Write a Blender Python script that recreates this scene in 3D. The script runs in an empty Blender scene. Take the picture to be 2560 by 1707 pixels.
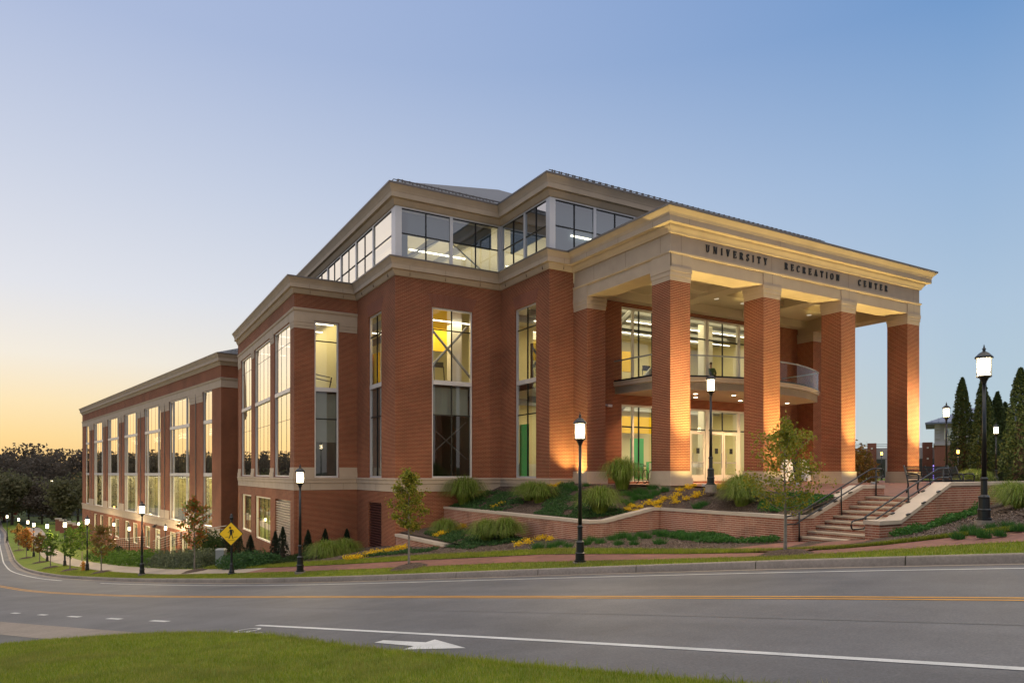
import bpy, math, random
import numpy as np
from math import radians, sin, cos, pi, sqrt, atan2
random.seed(7); np.random.seed(7)
SC = bpy.context.scene; COL = SC.collection
# ------------------------------------------------------------------ camera
CAM = (-19.93, -21.35, 0.47)
HEAD = math.atan(1022/1750)                 # heading, clockwise from +Y
cd = bpy.data.cameras.new('camera'); cam = bpy.data.objects.new('camera', cd); COL.objects.link(cam)
cam.location = CAM; cam.rotation_euler = (pi/2, 0, -HEAD)
cd.sensor_width = 36; cd.lens = 1750/2560*36; cd.shift_y = 328.5/2560; cd.clip_start = .1; cd.clip_end = 3000
SC.camera = cam
# ------------------------------------------------------------------ world, sun, exposure
SUN_AZ = radians(-22)                       # heading of the set sun, from +Y, clockwise positive
SUN_EL = radians(1.6)
w = bpy.data.worlds.new('World'); SC.world = w; w.use_nodes = True
nt = w.node_tree; nt.nodes.clear()
def wn(t, **k):
    n = nt.nodes.new(t)
    for a, b in k.items(): setattr(n, a, b)
    return n
sky = wn('ShaderNodeTexSky', sky_type='NISHITA', sun_disc=False, sun_elevation=SUN_EL, sun_rotation=SUN_AZ,
         altitude=100, air_density=1.0, dust_density=1.2, ozone_density=1.5)
# clear dusk sky: the Nishita sky graded by height above the horizon and by bearing from the set sun
tc = wn('ShaderNodeTexCoord'); sepw = wn('ShaderNodeSeparateXYZ'); nt.links.new(tc.outputs['Generated'], sepw.inputs[0])
flat = wn('ShaderNodeVectorMath', operation='MULTIPLY'); nt.links.new(tc.outputs['Generated'], flat.inputs[0]); flat.inputs[1].default_value = (1,1,0)
nrm = wn('ShaderNodeVectorMath', operation='NORMALIZE'); nt.links.new(flat.outputs[0], nrm.inputs[0])
dt = wn('ShaderNodeVectorMath', operation='DOT_PRODUCT'); nt.links.new(nrm.outputs[0], dt.inputs[0]); dt.inputs[1].default_value = (sin(SUN_AZ), cos(SUN_AZ), 0)
def wramp(fac, stops):
    r = wn('ShaderNodeValToRGB'); e = r.color_ramp.elements
    while len(e) < len(stops): e.new(.5)
    for q, (p, c) in zip(e, stops): q.position = p; q.color = (*c, 1)
    nt.links.new(fac, r.inputs[0]); return r.outputs[0]
def lin(r, g, b, k=1.): return tuple(k*((c/255/12.92) if c < 10 else ((c/255+.055)/1.055)**2.4) for c in (r,g,b))
SUNSIDE = wramp(sepw.outputs[2], [(0,lin(252,198,116)),(.045,lin(255,220,152)),(.085,lin(255,231,184)),(.14,lin(246,237,222)),(.22,lin(228,229,235)),(.35,lin(205,212,229)),(.50,lin(176,190,221)),(.62,lin(168,184,220)),(.8,(ZEN:=(1.66,1.56,1.48))),(1,ZEN)])
FARSIDE = wramp(sepw.outputs[2], [(0,lin(198,210,212)),(.07,lin(184,204,214)),(.2,lin(174,197,219)),(.35,lin(150,180,216)),(.50,lin(114,154,204)),(.62,lin(104,146,202)),(.8,ZEN),(1,ZEN)])
BACK = wramp(sepw.outputs[2], [(0,lin(196,186,182)),(.2,lin(196,192,194)),(.62,lin(168,176,196)),(.8,ZEN),(1,ZEN)])
def wmix(fac, a, b):
    m = wn('ShaderNodeMix', data_type='RGBA'); nt.links.new(fac, m.inputs[0]); nt.links.new(a, m.inputs[6]); nt.links.new(b, m.inputs[7]); return m.outputs[2]
def wmap(v, a, b):
    m = wn('ShaderNodeMapRange'); nt.links.new(v, m.inputs[0]); m.inputs[1].default_value = a; m.inputs[2].default_value = b; return m.outputs[0]
skycol = wmix(wmap(dt.outputs['Value'], .08, 1.), wmix(wmap(dt.outputs['Value'], -1, 0.), BACK, FARSIDE), SUNSIDE)
nis = wn('ShaderNodeMix', data_type='RGBA', blend_type='ADD'); nis.inputs[0].default_value = .003; nt.links.new(skycol, nis.inputs[6]); nt.links.new(sky.outputs[0], nis.inputs[7])
bg = wn('ShaderNodeBackground'); bg.inputs[1].default_value = 1.0
out = wn('ShaderNodeOutputWorld')
nt.links.new(nis.outputs[2], bg.inputs[0]); nt.links.new(bg.outputs[0], out.inputs[0])
sl = bpy.data.lights.new('sun', 'SUN'); sl.energy = .15; sl.angle = radians(40); sl.color = (1, .68, .42)
so = bpy.data.objects.new('sun', sl); COL.objects.link(so)
so.rotation_euler = (pi/2-radians(5), 0, -SUN_AZ+pi)
vs = SC.view_settings; vs.view_transform = 'Standard'; vs.look = 'None'; vs.gamma = 1; vs.exposure = 0
SC.cycles.use_denoising = True; SC.cycles.filter_width = 1.5; SC.cycles.max_bounces = 8; SC.cycles.diffuse_bounces = 3
SC.cycles.glossy_bounces = 4; SC.cycles.transparent_max_bounces = 16; SC.cycles.caustics_reflective = False
SC.cycles.caustics_refractive = False; SC.cycles.sample_clamp_indirect = 4
# ------------------------------------------------------------------ helpers
class MB:
    def __init__(s): s.v = []; s.f = []
    def poly(s, pts):
        i = len(s.v); s.v += [tuple(p) for p in pts]; s.f.append(tuple(range(i, i+len(pts)))); return s
    def hexa(s, p):                                   # 8 corners: bottom 4 ccw, top 4 ccw
        i = len(s.v); s.v += [tuple(q) for q in p]
        for a in ((3,2,1,0),(4,5,6,7),(0,1,5,4),(1,2,6,5),(2,3,7,6),(3,0,4,7)): s.f.append(tuple(i+k for k in a))
        return s
    def box(s, x0, x1, y0, y1, z0, z1):
        return s.hexa([(x0,y0,z0),(x1,y0,z0),(x1,y1,z0),(x0,y1,z0),(x0,y0,z1),(x1,y0,z1),(x1,y1,z1),(x0,y1,z1)])
    def prism(s, pts, z0, z1):
        n = len(pts); i = len(s.v)
        s.v += [(p[0],p[1],z0) for p in pts]+[(p[0],p[1],z1) for p in pts]
        s.f.append(tuple(range(i+n-1, i-1, -1))); s.f.append(tuple(range(i+n, i+2*n)))
        for k in range(n): a, b = i+k, i+(k+1) % n; s.f.append((a, b, b+n, a+n))
        return s
    def tube(s, pts, r, seg=8, r1=None, cap=True):
        n = len(pts); P = [np.array(p, float) for p in pts]; base = len(s.v)
        for k, p in enumerate(P):
            d = (P[min(k+1, n-1)]-P[max(k-1, 0)]); d /= (np.linalg.norm(d)+1e-9)
            a = np.array([0,0,1.]) if abs(d[2]) < .9 else np.array([1.,0,0])
            u = np.cross(a, d); u /= np.linalg.norm(u); v = np.cross(d, u)
            rr = r if r1 is None else r+(r1-r)*k/(n-1)
            if not np.isscalar(r): rr = r[k]
            for j in range(seg):
                t = 2*pi*j/seg; s.v.append(tuple(p+rr*(cos(t)*u+sin(t)*v)))
        for k in range(n-1):
            for j in range(seg):
                a = base+k*seg+j; b = base+k*seg+(j+1) % seg; s.f.append((a, b, b+seg, a+seg))
        if cap:
            s.f.append(tuple(base+j for j in range(seg-1, -1, -1))); s.f.append(tuple(base+(n-1)*seg+j for j in range(seg)))
        return s
    def lathe(s, prof, cx=0, cy=0, seg=12, rot=0):
        base = len(s.v); n = len(prof)
        for r, z in prof:
            for j in range(seg):
                t = 2*pi*j/seg+rot; s.v.append((cx+r*cos(t), cy+r*sin(t), z))
        for k in range(n-1):
            for j in range(seg):
                a = base+k*seg+j; b = base+k*seg+(j+1) % seg; s.f.append((a, b, b+seg, a+seg))
        s.f.append(tuple(base+j for j in range(seg-1, -1, -1))); s.f.append(tuple(base+(n-1)*seg+j for j in range(seg)))
        return s
    def sweep(s, prof, path, closed=False):           # prof (offset to the right of the path, z); mitred corners
        n = len(path); m = len(prof); base = len(s.v); P = [np.array(p[:2], float) for p in path]
        for k in range(n):
            if closed: a, b, c = P[k-1], P[k], P[(k+1) % n]
            else: a, b, c = P[max(k-1,0)], P[k], P[min(k+1,n-1)]
            d1 = b-a if np.linalg.norm(b-a) > 0 else c-b; d2 = c-b if np.linalg.norm(c-b) > 0 else d1
            d1 = d1/np.linalg.norm(d1); d2 = d2/np.linalg.norm(d2)
            n1 = np.array([d1[1], -d1[0]]); n2 = np.array([d2[1], -d2[0]])
            mv = n1+n2; mv = mv/np.dot(mv, n1) if np.dot(mv, n1) > 1e-3 else n1
            for o, z in prof: q = b+mv*o; s.v.append((q[0], q[1], z))
        for k in range(n if closed else n-1):
            for j in range(m-1):
                a = base+k*m+j; b = base+((k+1) % n)*m+j; s.f.append((a, b, b+1, a+1))
        if not closed:
            s.f.append(tuple(base+j for j in range(m-1,-1,-1))); s.f.append(tuple(base+(n-1)*m+j for j in range(m)))
        return s
    def mesh(s, name, mat, smooth=False):
        me = bpy.data.meshes.new(name); me.from_pydata(s.v, [], s.f); me.update()
        mats = mat if isinstance(mat, list) else [mat]
        for q in mats: me.materials.append(q)
        if smooth: me.shade_smooth()
        return me
    def build(s, name, mat, parent=None, loc=None, rz=0, smooth=False):
        o = bpy.data.objects.new(name, s.mesh(name, mat, smooth)); COL.objects.link(o)
        if parent is not None: o.parent = parent
        if loc is not None: o.location = loc
        if rz: o.rotation_euler = (0,0,rz)
        return o
def split(mb, name, mat, parent=None, loc=None, rz=0, smooth=False):   # one object per connected piece
    n = len(mb.v); p = list(range(n))
    def fd(a):
        while p[a] != a: p[a] = p[p[a]]; a = p[a]
        return a
    for f in mb.f:
        for b in f[1:]: p[fd(b)] = fd(f[0])
    G = {}
    for f in mb.f: G.setdefault(fd(f[0]), []).append(f)
    out_ = []
    for fs in G.values():
        q = MB(); mp = {}
        for f in fs:
            for i in f:
                if i not in mp: mp[i] = len(q.v); q.v.append(mb.v[i])
            q.f.append(tuple(mp[i] for i in f))
        out_.append(q.build(name, mat, parent, loc, rz, smooth))
    return out_
def fastmesh(name, V, F, mat, mi=None, smooth=False):   # V (n,3), F (m,k)
    V = np.asarray(V, np.float32); F = np.asarray(F, np.int32); k = F.shape[1]
    me = bpy.data.meshes.new(name); me.vertices.add(len(V)); me.vertices.foreach_set('co', V.ravel())
    me.loops.add(F.size); me.loops.foreach_set('vertex_index', F.ravel())
    me.polygons.add(len(F)); me.polygons.foreach_set('loop_start', np.arange(0, F.size, k, dtype=np.int32))
    for m in (mat if isinstance(mat, list) else [mat]): me.materials.append(m)
    if mi is not None: me.polygons.foreach_set('material_index', np.asarray(mi, np.int32))
    me.update(calc_edges=True)
    if smooth: me.shade_smooth()
    return me
def link(name, me, parent=None, loc=(0,0,0), rz=0, sc=1):
    o = bpy.data.objects.new(name, me); COL.objects.link(o); o.location = loc; o.rotation_euler = (0,0,rz)
    o.scale = (sc,sc,sc) if np.isscalar(sc) else sc
    if parent is not None: o.parent = parent
    return o
def empty(name, loc=(0,0,0), rz=0):
    o = bpy.data.objects.new(name, None); COL.objects.link(o); o.location = loc; o.rotation_euler = (0,0,rz); o.empty_display_size = .2
    return o
def tag(o, label, cat, group=None, kind=None):
    o['label'] = label; o['category'] = cat
    if group: o['group'] = group
    if kind: o['kind'] = kind
    return o
def struct(o): o['kind'] = 'structure'; return o
KIDS = {}
def kids(o): return [c for c in bpy.data.objects if c.parent == o]
def copy_tree(o, parent=None):
    if o.name not in KIDS: KIDS[o.name] = kids(o)
    c = o.copy(); COL.objects.link(c)
    if parent is not None: c.parent = parent; c.matrix_parent_inverse = o.matrix_parent_inverse
    for ch in KIDS[o.name]: copy_tree(ch, c)
    return c
# ------------------------------------------------------------------ materials
def newmat(name):
    m = bpy.data.materials.new(name); m.use_nodes = True; t = m.node_tree; t.nodes.clear()
    o = t.nodes.new('ShaderNodeOutputMaterial'); return m, t, o
def N(t, ty, **k):
    n = t.nodes.new(ty)
    for a, b in k.items():
        if a.startswith('i_'): n.inputs[int(a[2:]) if a[2:].isdigit() else a[2:]].default_value = b
        else: setattr(n, a, b)
    return n
def c4(c): return (c[0], c[1], c[2], 1)
def noise(t, scale, detail=4, rough=.6, vec=None):
    n = N(t, 'ShaderNodeTexNoise'); n.inputs['Scale'].default_value = scale; n.inputs['Detail'].default_value = detail
    n.inputs['Roughness'].default_value = rough
    if vec is not None: t.links.new(vec, n.inputs['Vector'])
    return n.outputs[0]
def ramp(t, fac, stops):
    r = N(t, 'ShaderNodeValToRGB'); e = r.color_ramp.elements
    while len(e) < len(stops): e.new(.5)
    for q, (p, c) in zip(e, stops): q.position = p; q.color = c4(c)
    t.links.new(fac, r.inputs[0]); return r.outputs[0]
def mixc(t, fac, a, b, mode='MIX'):
    m = N(t, 'ShaderNodeMix', data_type='RGBA', blend_type=mode)
    for s, i in ((fac, 0), (a, 6), (b, 7)):
        if hasattr(s, 'links') or hasattr(s, 'is_linked'): t.links.new(s, m.inputs[i])
        else: m.inputs[i].default_value = s if np.isscalar(s) else c4(s)
    return m.outputs[2]
def bsdf(t, o, col, rough=.7, metal=0, spec=.5, bump=None, bstr=.2, bdist=.02):
    b = N(t, 'ShaderNodeBsdfPrincipled')
    if hasattr(col, 'is_linked'): t.links.new(col, b.inputs['Base Color'])
    else: b.inputs['Base Color'].default_value = c4(col)
    if hasattr(rough, 'is_linked'): t.links.new(rough, b.inputs['Roughness'])
    else: b.inputs['Roughness'].default_value = rough
    b.inputs['Metallic'].default_value = metal; b.inputs['Specular IOR Level'].default_value = spec
    if bump is not None:
        bm = N(t, 'ShaderNodeBump'); bm.inputs['Strength'].default_value = bstr; bm.inputs['Distance'].default_value = bdist
        t.links.new(bump, bm.inputs['Height']); t.links.new(bm.outputs[0], b.inputs['Normal'])
    t.links.new(b.outputs[0], o.inputs[0]); return b
def objco(t): return N(t, 'ShaderNodeTexCoord').outputs['Object']
def simple(name, col, rough=.6, metal=0, spec=.5, var=.12, scale=3., bstr=0):
    m, t, o = newmat(name); v = objco(t); n = noise(t, scale, 5, .6, v)
    a = tuple(x*(1-var) for x in col); b = tuple(min(1, x*(1+var)) for x in col)
    bsdf(t, o, ramp(t, n, [(.3, a), (.7, b)]), rough, metal, spec, n if bstr else None, bstr); return m
def brickmat(name, c1, c2, mort, bw=.203, bh=.0677, ms=.011, soldier=False):
    m, t, o = newmat(name); v = objco(t); s = N(t, 'ShaderNodeSeparateXYZ'); t.links.new(v, s.inputs[0])
    ad = N(t, 'ShaderNodeMath', operation='ADD'); t.links.new(s.outputs[0], ad.inputs[0]); t.links.new(s.outputs[1], ad.inputs[1])
    cb = N(t, 'ShaderNodeCombineXYZ')
    if soldier: t.links.new(ad.outputs[0], cb.inputs[1]); t.links.new(s.outputs[2], cb.inputs[0])
    else: t.links.new(ad.outputs[0], cb.inputs[0]); t.links.new(s.outputs[2], cb.inputs[1])
    br = N(t, 'ShaderNodeTexBrick'); br.inputs['Scale'].default_value = 1; br.inputs['Mortar Size'].default_value = ms/2
    br.inputs['Brick Width'].default_value = bw; br.inputs['Row Height'].default_value = bh; br.inputs['Mortar Smooth'].default_value = .1
    br.inputs['Bias'].default_value = -.1
    t.links.new(cb.outputs[0], br.inputs['Vector'])
    fr_ = N(t, 'ShaderNodeMath', operation='FRACT'); dv = N(t, 'ShaderNodeMath', operation='DIVIDE'); t.links.new(ad.outputs[0] if soldier else s.outputs[2], dv.inputs[0]); dv.inputs[1].default_value = bh; t.links.new(dv.outputs[0], fr_.inputs[0])
    hj = N(t, 'ShaderNodeMath', operation='LESS_THAN'); t.links.new(fr_.outputs[0], hj.inputs[0]); hj.inputs[1].default_value = ms/bh*1.15
    br.inputs['Mortar Size'].default_value = ms*.28
    n1 = noise(t, .35, 3, .6, v); n2 = noise(t, 9, 3, .7, cb.outputs[0])
    ca = mixc(t, n2, tuple(x*.72 for x in c1), tuple(x*1.25 for x in c1)); cbx = mixc(t, n2, tuple(x*.75 for x in c2), tuple(x*1.2 for x in c2))
    t.links.new(ca, br.inputs['Color1']); t.links.new(cbx, br.inputs['Color2']); br.inputs['Mortar'].default_value = c4(mort)
    mul = ramp(t, n1, [(.3, (.76,.76,.76)), (.7, (1.18,1.15,1.12))])
    inv = N(t, 'ShaderNodeMath', operation='SUBTRACT'); inv.inputs[0].default_value = 1; t.links.new(br.outputs['Fac'], inv.inputs[1])
    col = mixc(t, hj.outputs[0], br.outputs['Color'], mort)
    bsdf(t, o, mixc(t, 1., col, mul, 'MULTIPLY'), .85, 0, .25, inv.outputs[0], .4, .006); return m
def stain(m):                                           # pale lime bloom running down old garden walls
    t = m.node_tree; b = [n for n in t.nodes if n.type == 'BSDF_PRINCIPLED'][0]; src = b.inputs['Base Color'].links[0].from_socket; v = objco(t)
    mp = N(t, 'ShaderNodeMapping'); mp.inputs['Scale'].default_value = (2.2,2.2,.45); t.links.new(v, mp.inputs[0])
    f = ramp(t, noise(t, 1.3, 6, .75, mp.outputs[0]), [(.50,(0,0,0)),(.72,(.55,.55,.55))]); c = mixc(t, f, src, (.42,.28,.22))
    d = ramp(t, noise(t, .9, 5, .7, v), [(.28,(.55,.55,.55)),(.5,(1,1,1))]); t.links.new(mixc(t, 1., c, d, 'MULTIPLY'), b.inputs['Base Color']); return m
def glassmat(name, tint=(.93,.96,.93), r0=.10, r1=.95, power=4., gcol=(.95,.97,1)):
    m, t, o = newmat(name); lw = N(t, 'ShaderNodeLayerWeight'); lw.inputs[0].default_value = .5
    p = N(t, 'ShaderNodeMath', operation='POWER'); t.links.new(lw.outputs['Facing'], p.inputs[0]); p.inputs[1].default_value = power
    mr = N(t, 'ShaderNodeMapRange'); t.links.new(p.outputs[0], mr.inputs[0]); mr.inputs[3].default_value = r0; mr.inputs[4].default_value = r1
    tr = N(t, 'ShaderNodeBsdfTransparent'); tr.inputs[0].default_value = c4(tint); gl = N(t, 'ShaderNodeBsdfGlossy'); gl.inputs['Roughness'].default_value = .012
    gl.inputs['Color'].default_value = c4(gcol)
    mx = N(t, 'ShaderNodeMixShader'); t.links.new(mr.outputs[0], mx.inputs[0]); t.links.new(tr.outputs[0], mx.inputs[1]); t.links.new(gl.outputs[0], mx.inputs[2])
    t.links.new(mx.outputs[0], o.inputs[0]); return m
def emit(name, col, st):
    m, t, o = newmat(name); e = N(t, 'ShaderNodeEmission'); e.inputs[0].default_value = c4(col); e.inputs[1].default_value = st
    t.links.new(e.outputs[0], o.inputs[0]); return m
def leafmat(name, cols, trans=.35, rough=.55, scale=.0, dry=None):
    m, t, o = newmat(name); oi = N(t, 'ShaderNodeNewGeometry')
    col = ramp(t, oi.outputs['Random Per Island'], [(i/max(1, len(cols)-1), c) for i, c in enumerate(cols)])
    if dry: v = objco(t); col = mixc(t, ramp(t, noise(t, .55, 6, .7, v), [(.46,(0,0,0)),(.68,(.75,.75,.75))]), col, dry); col = mixc(t, 1., col, ramp(t, noise(t, 2.6, 4, .7, v), [(.3,(.66,.70,.66)),(.7,(1.2,1.16,1.1))]), 'MULTIPLY')
    b = N(t, 'ShaderNodeBsdfPrincipled'); t.links.new(col, b.inputs['Base Color']); b.inputs['Roughness'].default_value = rough; b.inputs['Specular IOR Level'].default_value = .25
    tl = N(t, 'ShaderNodeBsdfTranslucent'); t.links.new(col, tl.inputs[0]); mx = N(t, 'ShaderNodeMixShader'); mx.inputs[0].default_value = trans
    t.links.new(b.outputs[0], mx.inputs[1]); t.links.new(tl.outputs[0], mx.inputs[2]); t.links.new(mx.outputs[0], o.inputs[0]); return m
def groundmat(name, cols, scale, bstr=.4, bd=.03, scale2=.25, rough=.95):
    m, t, o = newmat(name); v = objco(t); n = noise(t, scale, 8, .75, v); n2 = noise(t, scale2, 4, .6, v)
    c = ramp(t, n, [(.28+.44*i/max(1, len(cols)-1), q) for i, q in enumerate(cols)])
    mul = ramp(t, n2, [(.3, (.8,.8,.78)), (.7, (1.15,1.13,1.1))])
    bsdf(t, o, mixc(t, 1., c, mul, 'MULTIPLY'), rough, 0, .2, n, bstr, bd); return m
M = {}
M['brick'] = brickmat('brick', (.185,.040,.022), (.125,.027,.016), (.44,.235,.13), ms=.0145)
M['brick_arch'] = brickmat('brick_soldier', (.20,.055,.034), (.16,.042,.028), (.36,.21,.14), soldier=True)
M['wallbrick'] = brickmat('wall_brick', (.30,.10,.062), (.23,.072,.048), (.46,.33,.25), bh=.072, bw=.22, ms=.018)
stain(M['wallbrick'])
M['stone'] = simple('limestone', (.43,.34,.26), .8, 0, .25, .07, 1.3)
M['joint'] = simple('stone_joint', (.16,.12,.09), .9, 0, .2, .1, 5)
M['coping'] = simple('coping_stone', (.46,.385,.315), .75, 0, .3, .1, 2.)
M['tread'] = simple('tan_stone_tread', (.36,.285,.215), .8, 0, .3, .2, 2.5)
M['soffit'] = simple('soffit', (.50,.42,.32), .8, 0, .2, .03, .5)
M['frame'] = simple('window_frame', (.56,.55,.57), .4, .3, .5, .03, 1.)
M['whiteframe'] = simple('door_frame', (.66,.62,.55), .45, .1, .5, .03, 1.)
M['dark'] = simple('dark_metal', (.012,.013,.014), .35, .4, .5, .1, 4.)
M['black'] = simple('black_paint', (.010,.012,.013), .3, .2, .6, .15, 6.)
M['roof'] = simple('roof_metal', (.13,.13,.145), .45, .6, .5, .1, 2.)
M['gutter'] = simple('gutter_metal', (.16,.145,.14), .45, .5, .5, .05, 2.)
M['glass'] = glassmat('glass', r0=.10, r1=.95, power=3.0)
M['glass_west'] = glassmat('coated_glass', (.80,.83,.76), .34, 1.0, 1.2, (.93,.90,.80))
M['glass_clere'] = glassmat('clerestory_glass', (.80,.86,.86), .26, 1.0, 2.2)
M['guardglass'] = glassmat('guard_glass', (.96,.98,.97), .04, .5, 5.)
M['cream'] = simple('cream_wall', (.76,.69,.42), .8, 0, .2, .03, .7)
M['white'] = simple('white_wall', (.78,.75,.66), .8, 0, .2, .03, .7)
M['yellow'] = simple('yellow_wall', (.80,.52,.03), .7, 0, .2, .05, .7)
M['green'] = simple('green_wall', (.07,.45,.13), .7, 0, .2, .05, .7)
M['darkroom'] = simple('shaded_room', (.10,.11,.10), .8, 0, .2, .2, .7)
M['blind'] = simple('grey_blind', (.22,.24,.22), .8, 0, .2, .1, .7)
M['blueback'] = simple('blue_grey_backing', (.09,.13,.17), .8, 0, .2, .05, .7)  # dark void and reflected sky put into the backing colour
M['carpet'] = simple('grey_carpet', (.16,.15,.13), .9, 0, .2, .2, 3)
M['dimsteel'] = simple('dimmed_steel', (.10,.105,.105), .6, .1, .4, .05, 2)  # the brace steel darkened in colour for the dim lower room
M['steel'] = simple('grey_steel', (.30,.31,.32), .5, .2, .5, .05, 2)
M['striplight'] = emit('strip_light', (1,.90,.68), 5)
M['downlight'] = emit('downlight_lens', (1,.85,.6), 8)
M['dimlight'] = emit('dim_downlight', (1,.86,.62), .55)
M['lampglow'] = emit('lamp_glow', (1,.82,.50), 8)
M['lampamber'] = emit('amber_glow', (1,.52,.10), 9)
M['bluelight'] = emit('blue_glow', (.08,.22,1), 14)
M['asphalt'] = groundmat('asphalt', [(.060,.059,.062),(.088,.087,.091),(.125,.123,.128)], 40, .5, .004, .16, .75)
def asphalt(name, cols):
    m, t, o = newmat(name); v = objco(t); n = noise(t, 38, 8, .75, v); n2 = noise(t, .22, 5, .65, v); n3 = noise(t, 1.3, 5, .7, v)
    sp = N(t, 'ShaderNodeSeparateXYZ'); t.links.new(v, sp.inputs[0]); a = N(t, 'ShaderNodeMath', operation='MULTIPLY'); t.links.new(sp.outputs[0], a.inputs[0]); a.inputs[1].default_value = .9415*2*pi/1.75
    b = N(t, 'ShaderNodeMath', operation='MULTIPLY_ADD'); t.links.new(sp.outputs[1], b.inputs[0]); b.inputs[1].default_value = .337*2*pi/1.75; t.links.new(a.outputs[0], b.inputs[2])
    sn_ = N(t, 'ShaderNodeMath', operation='SINE'); t.links.new(b.outputs[0], sn_.inputs[0])
    c = ramp(t, n, [(.28,cols[0]),(.5,cols[1]),(.72,cols[2])])
    c = mixc(t, 1., c, ramp(t, n2, [(.3,(.80,.80,.80)),(.7,(1.2,1.19,1.17))]), 'MULTIPLY'); c = mixc(t, 1., c, ramp(t, n3, [(.35,(.90,.90,.90)),(.6,(1.06,1.06,1.06))]), 'MULTIPLY')
    c = mixc(t, 1., c, ramp(t, sn_.outputs[0], [(.0,(.95,.95,.95)),(1,(1.05,1.05,1.05))]), 'MULTIPLY')
    bsdf(t, o, c, .75, 0, .3, n, .5, .004); return m
M['asphalt'] = asphalt('asphalt', [(.068,.068,.074),(.103,.103,.112),(.150,.150,.160)])
M['sealant'] = simple('crack_sealant', (.055,.055,.058), .6, 0, .4, .2, 5)
M['asphalt_old'] = groundmat('worn_asphalt', [(.08,.079,.078),(.12,.118,.116),(.16,.157,.152)], 45, .5, .004, .3, .85)
M['concrete'] = groundmat('kerb_concrete', [(.19,.16,.135),(.25,.21,.18),(.31,.265,.23)], 14, .25, .006, .5, .85)
M['path'] = groundmat('path_concrete', [(.33,.27,.22),(.40,.33,.27)], 8, .2, .006, .4, .85)
M['grassbase'] = groundmat('grass_ground', [(.075,.11,.010),(.135,.185,.02),(.22,.23,.055)], 34, .8, .02, .45, .95)
M['mulch'] = groundmat('mulch', [(.02,.013,.010),(.09,.062,.048),(.30,.23,.19)], 24, 1.0, .05, .6, .95)
M['farground'] = groundmat('far_ground', [(.03,.045,.012),(.06,.075,.02)], .5, .3, .03, .05, .95)
M['paint_white'] = groundmat('white_paint', [(.42,.42,.42),(.62,.62,.61)], 40, .2, .002, 2., .7)
M['paint_yellow'] = groundmat('yellow_paint', [(.42,.20,.03),(.62,.31,.05)], 40, .2, .002, 2., .7)
M['paver'] = brickmat('brick_paver', (.23,.10,.075), (.17,.075,.06), (.15,.11,.09), bw=.21, bh=.105, ms=.008)
def flatbrick(name, c1, c2, mort):                      # pavers on the ground: x,y mapping
    m, t, o = newmat(name); v = objco(t); br = N(t, 'ShaderNodeTexBrick'); br.inputs['Scale'].default_value = 1
    br.inputs['Brick Width'].default_value = .21; br.inputs['Row Height'].default_value = .105; br.inputs['Mortar Size'].default_value = .004
    br.inputs['Color1'].default_value = c4(c1); br.inputs['Color2'].default_value = c4(c2); br.inputs['Mortar'].default_value = c4(mort)
    mp = N(t, 'ShaderNodeMapping'); mp.inputs['Rotation'].default_value = (0,0,radians(45)); t.links.new(v, mp.inputs[0]); t.links.new(mp.outputs[0], br.inputs['Vector'])
    n = noise(t, .9, 4, .6, v); mul = ramp(t, n, [(.3,(.8,.8,.8)),(.7,(1.15,1.1,1.08))])
    bsdf(t, o, mixc(t, 1., br.outputs['Color'], mul, 'MULTIPLY'), .8, 0, .3, n, .1); return m
M['paver'] = flatbrick('brick_paver', (.25,.115,.085), (.18,.08,.062), (.13,.10,.085))
# ------------------------------------------------------------------ terrain: s along the street, n across it
EX, EY = -.337, .9415; _l = sqrt(EX*EX+EY*EY); EX /= _l; EY /= _l; NX, NY = EY, -EX
SK = [-60,-25,-8,1,10.5,23,42,58,70,82,94,106,130,180,260,700]
ZK = [.6,.3,-.10,-.98,-2.03,-3.45,-5.5,-7.0,-7.9,-8.75,-9.3,-9.7,-10.2,-10.8,-11.2,-11.2]
NS = [-60,-20,1,6,9,13,21,28,41,57,64,75,85,94.5,100,130,154,173,220,700]
NK = [16.3,16.2,16.05,15.95,15.8,15.45,15.05,15.2,16.5,18.0,18.8,20.5,22.6,24.65,26,33,39,43,54,160]
def smooth_i(x, X, Y, h=3.):                             # piecewise-linear, box-smoothed
    x = np.asarray(x, float); return sum(np.interp(x+d*h, X, Y) for d in (-1,-.5,0,.5,1))/5
def zk(s): return smooth_i(s, SK, ZK, 4)
def nk(s): return smooth_i(s, NS, NK, 4)
def xy(s, n): return CAM[0]+EX*s+NX*n, CAM[1]+EY*s+NY*n
def sn(x, y): dx, dy = x-CAM[0], y-CAM[1]; return dx*EX+dy*EY, dx*NX+dy*NY
def T(s, n):
    dn = np.maximum(n-nk(s), 0); cap = np.interp(s, [0,20,35,60,90], [.85,.8,.6,.35,.3])
    return zk(s)+np.minimum(np.interp(s, [1.5,4.5,6.5,9.,12,14,20], [.09,.0,-.012,.01,.055,.082,.09])*dn, cap)
def Txy(x, y):
    s, n = sn(x, y); z = float(T(s, n))
    if -7.3 < x < -4.4 and 1.5 < y < 12: z = max(z, (-2.52+.11*(x+7.3))*min(1,(y-1.5)/3)+z*(1-min(1,(y-1.5)/3)))
    return z
def gridsheet(name, S, NN, zf, mat, kind='structure'):   # S (a,), NN (a,b) -> sheet following zf(s,n)
    S = np.asarray(S, float); NN = np.asarray(NN, float); a, b = NN.shape
    SS = np.repeat(S[:,None], b, 1); X, Y = xy(SS, NN); Z = zf(SS, NN)
    V = np.stack([X,Y,Z], -1).reshape(-1,3)
    i = np.arange(a-1)[:,None]*b+np.arange(b-1)[None]; F = np.stack([i, i+b, i+b+1, i+1], -1).reshape(-1,4)
    F = F[:, ::-1]
    o = link(name, fastmesh(name, V, F, mat, smooth=True)); o['kind'] = kind; return o
def srange(a, b, d): return np.arange(a, b+d*.5, d)
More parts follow.
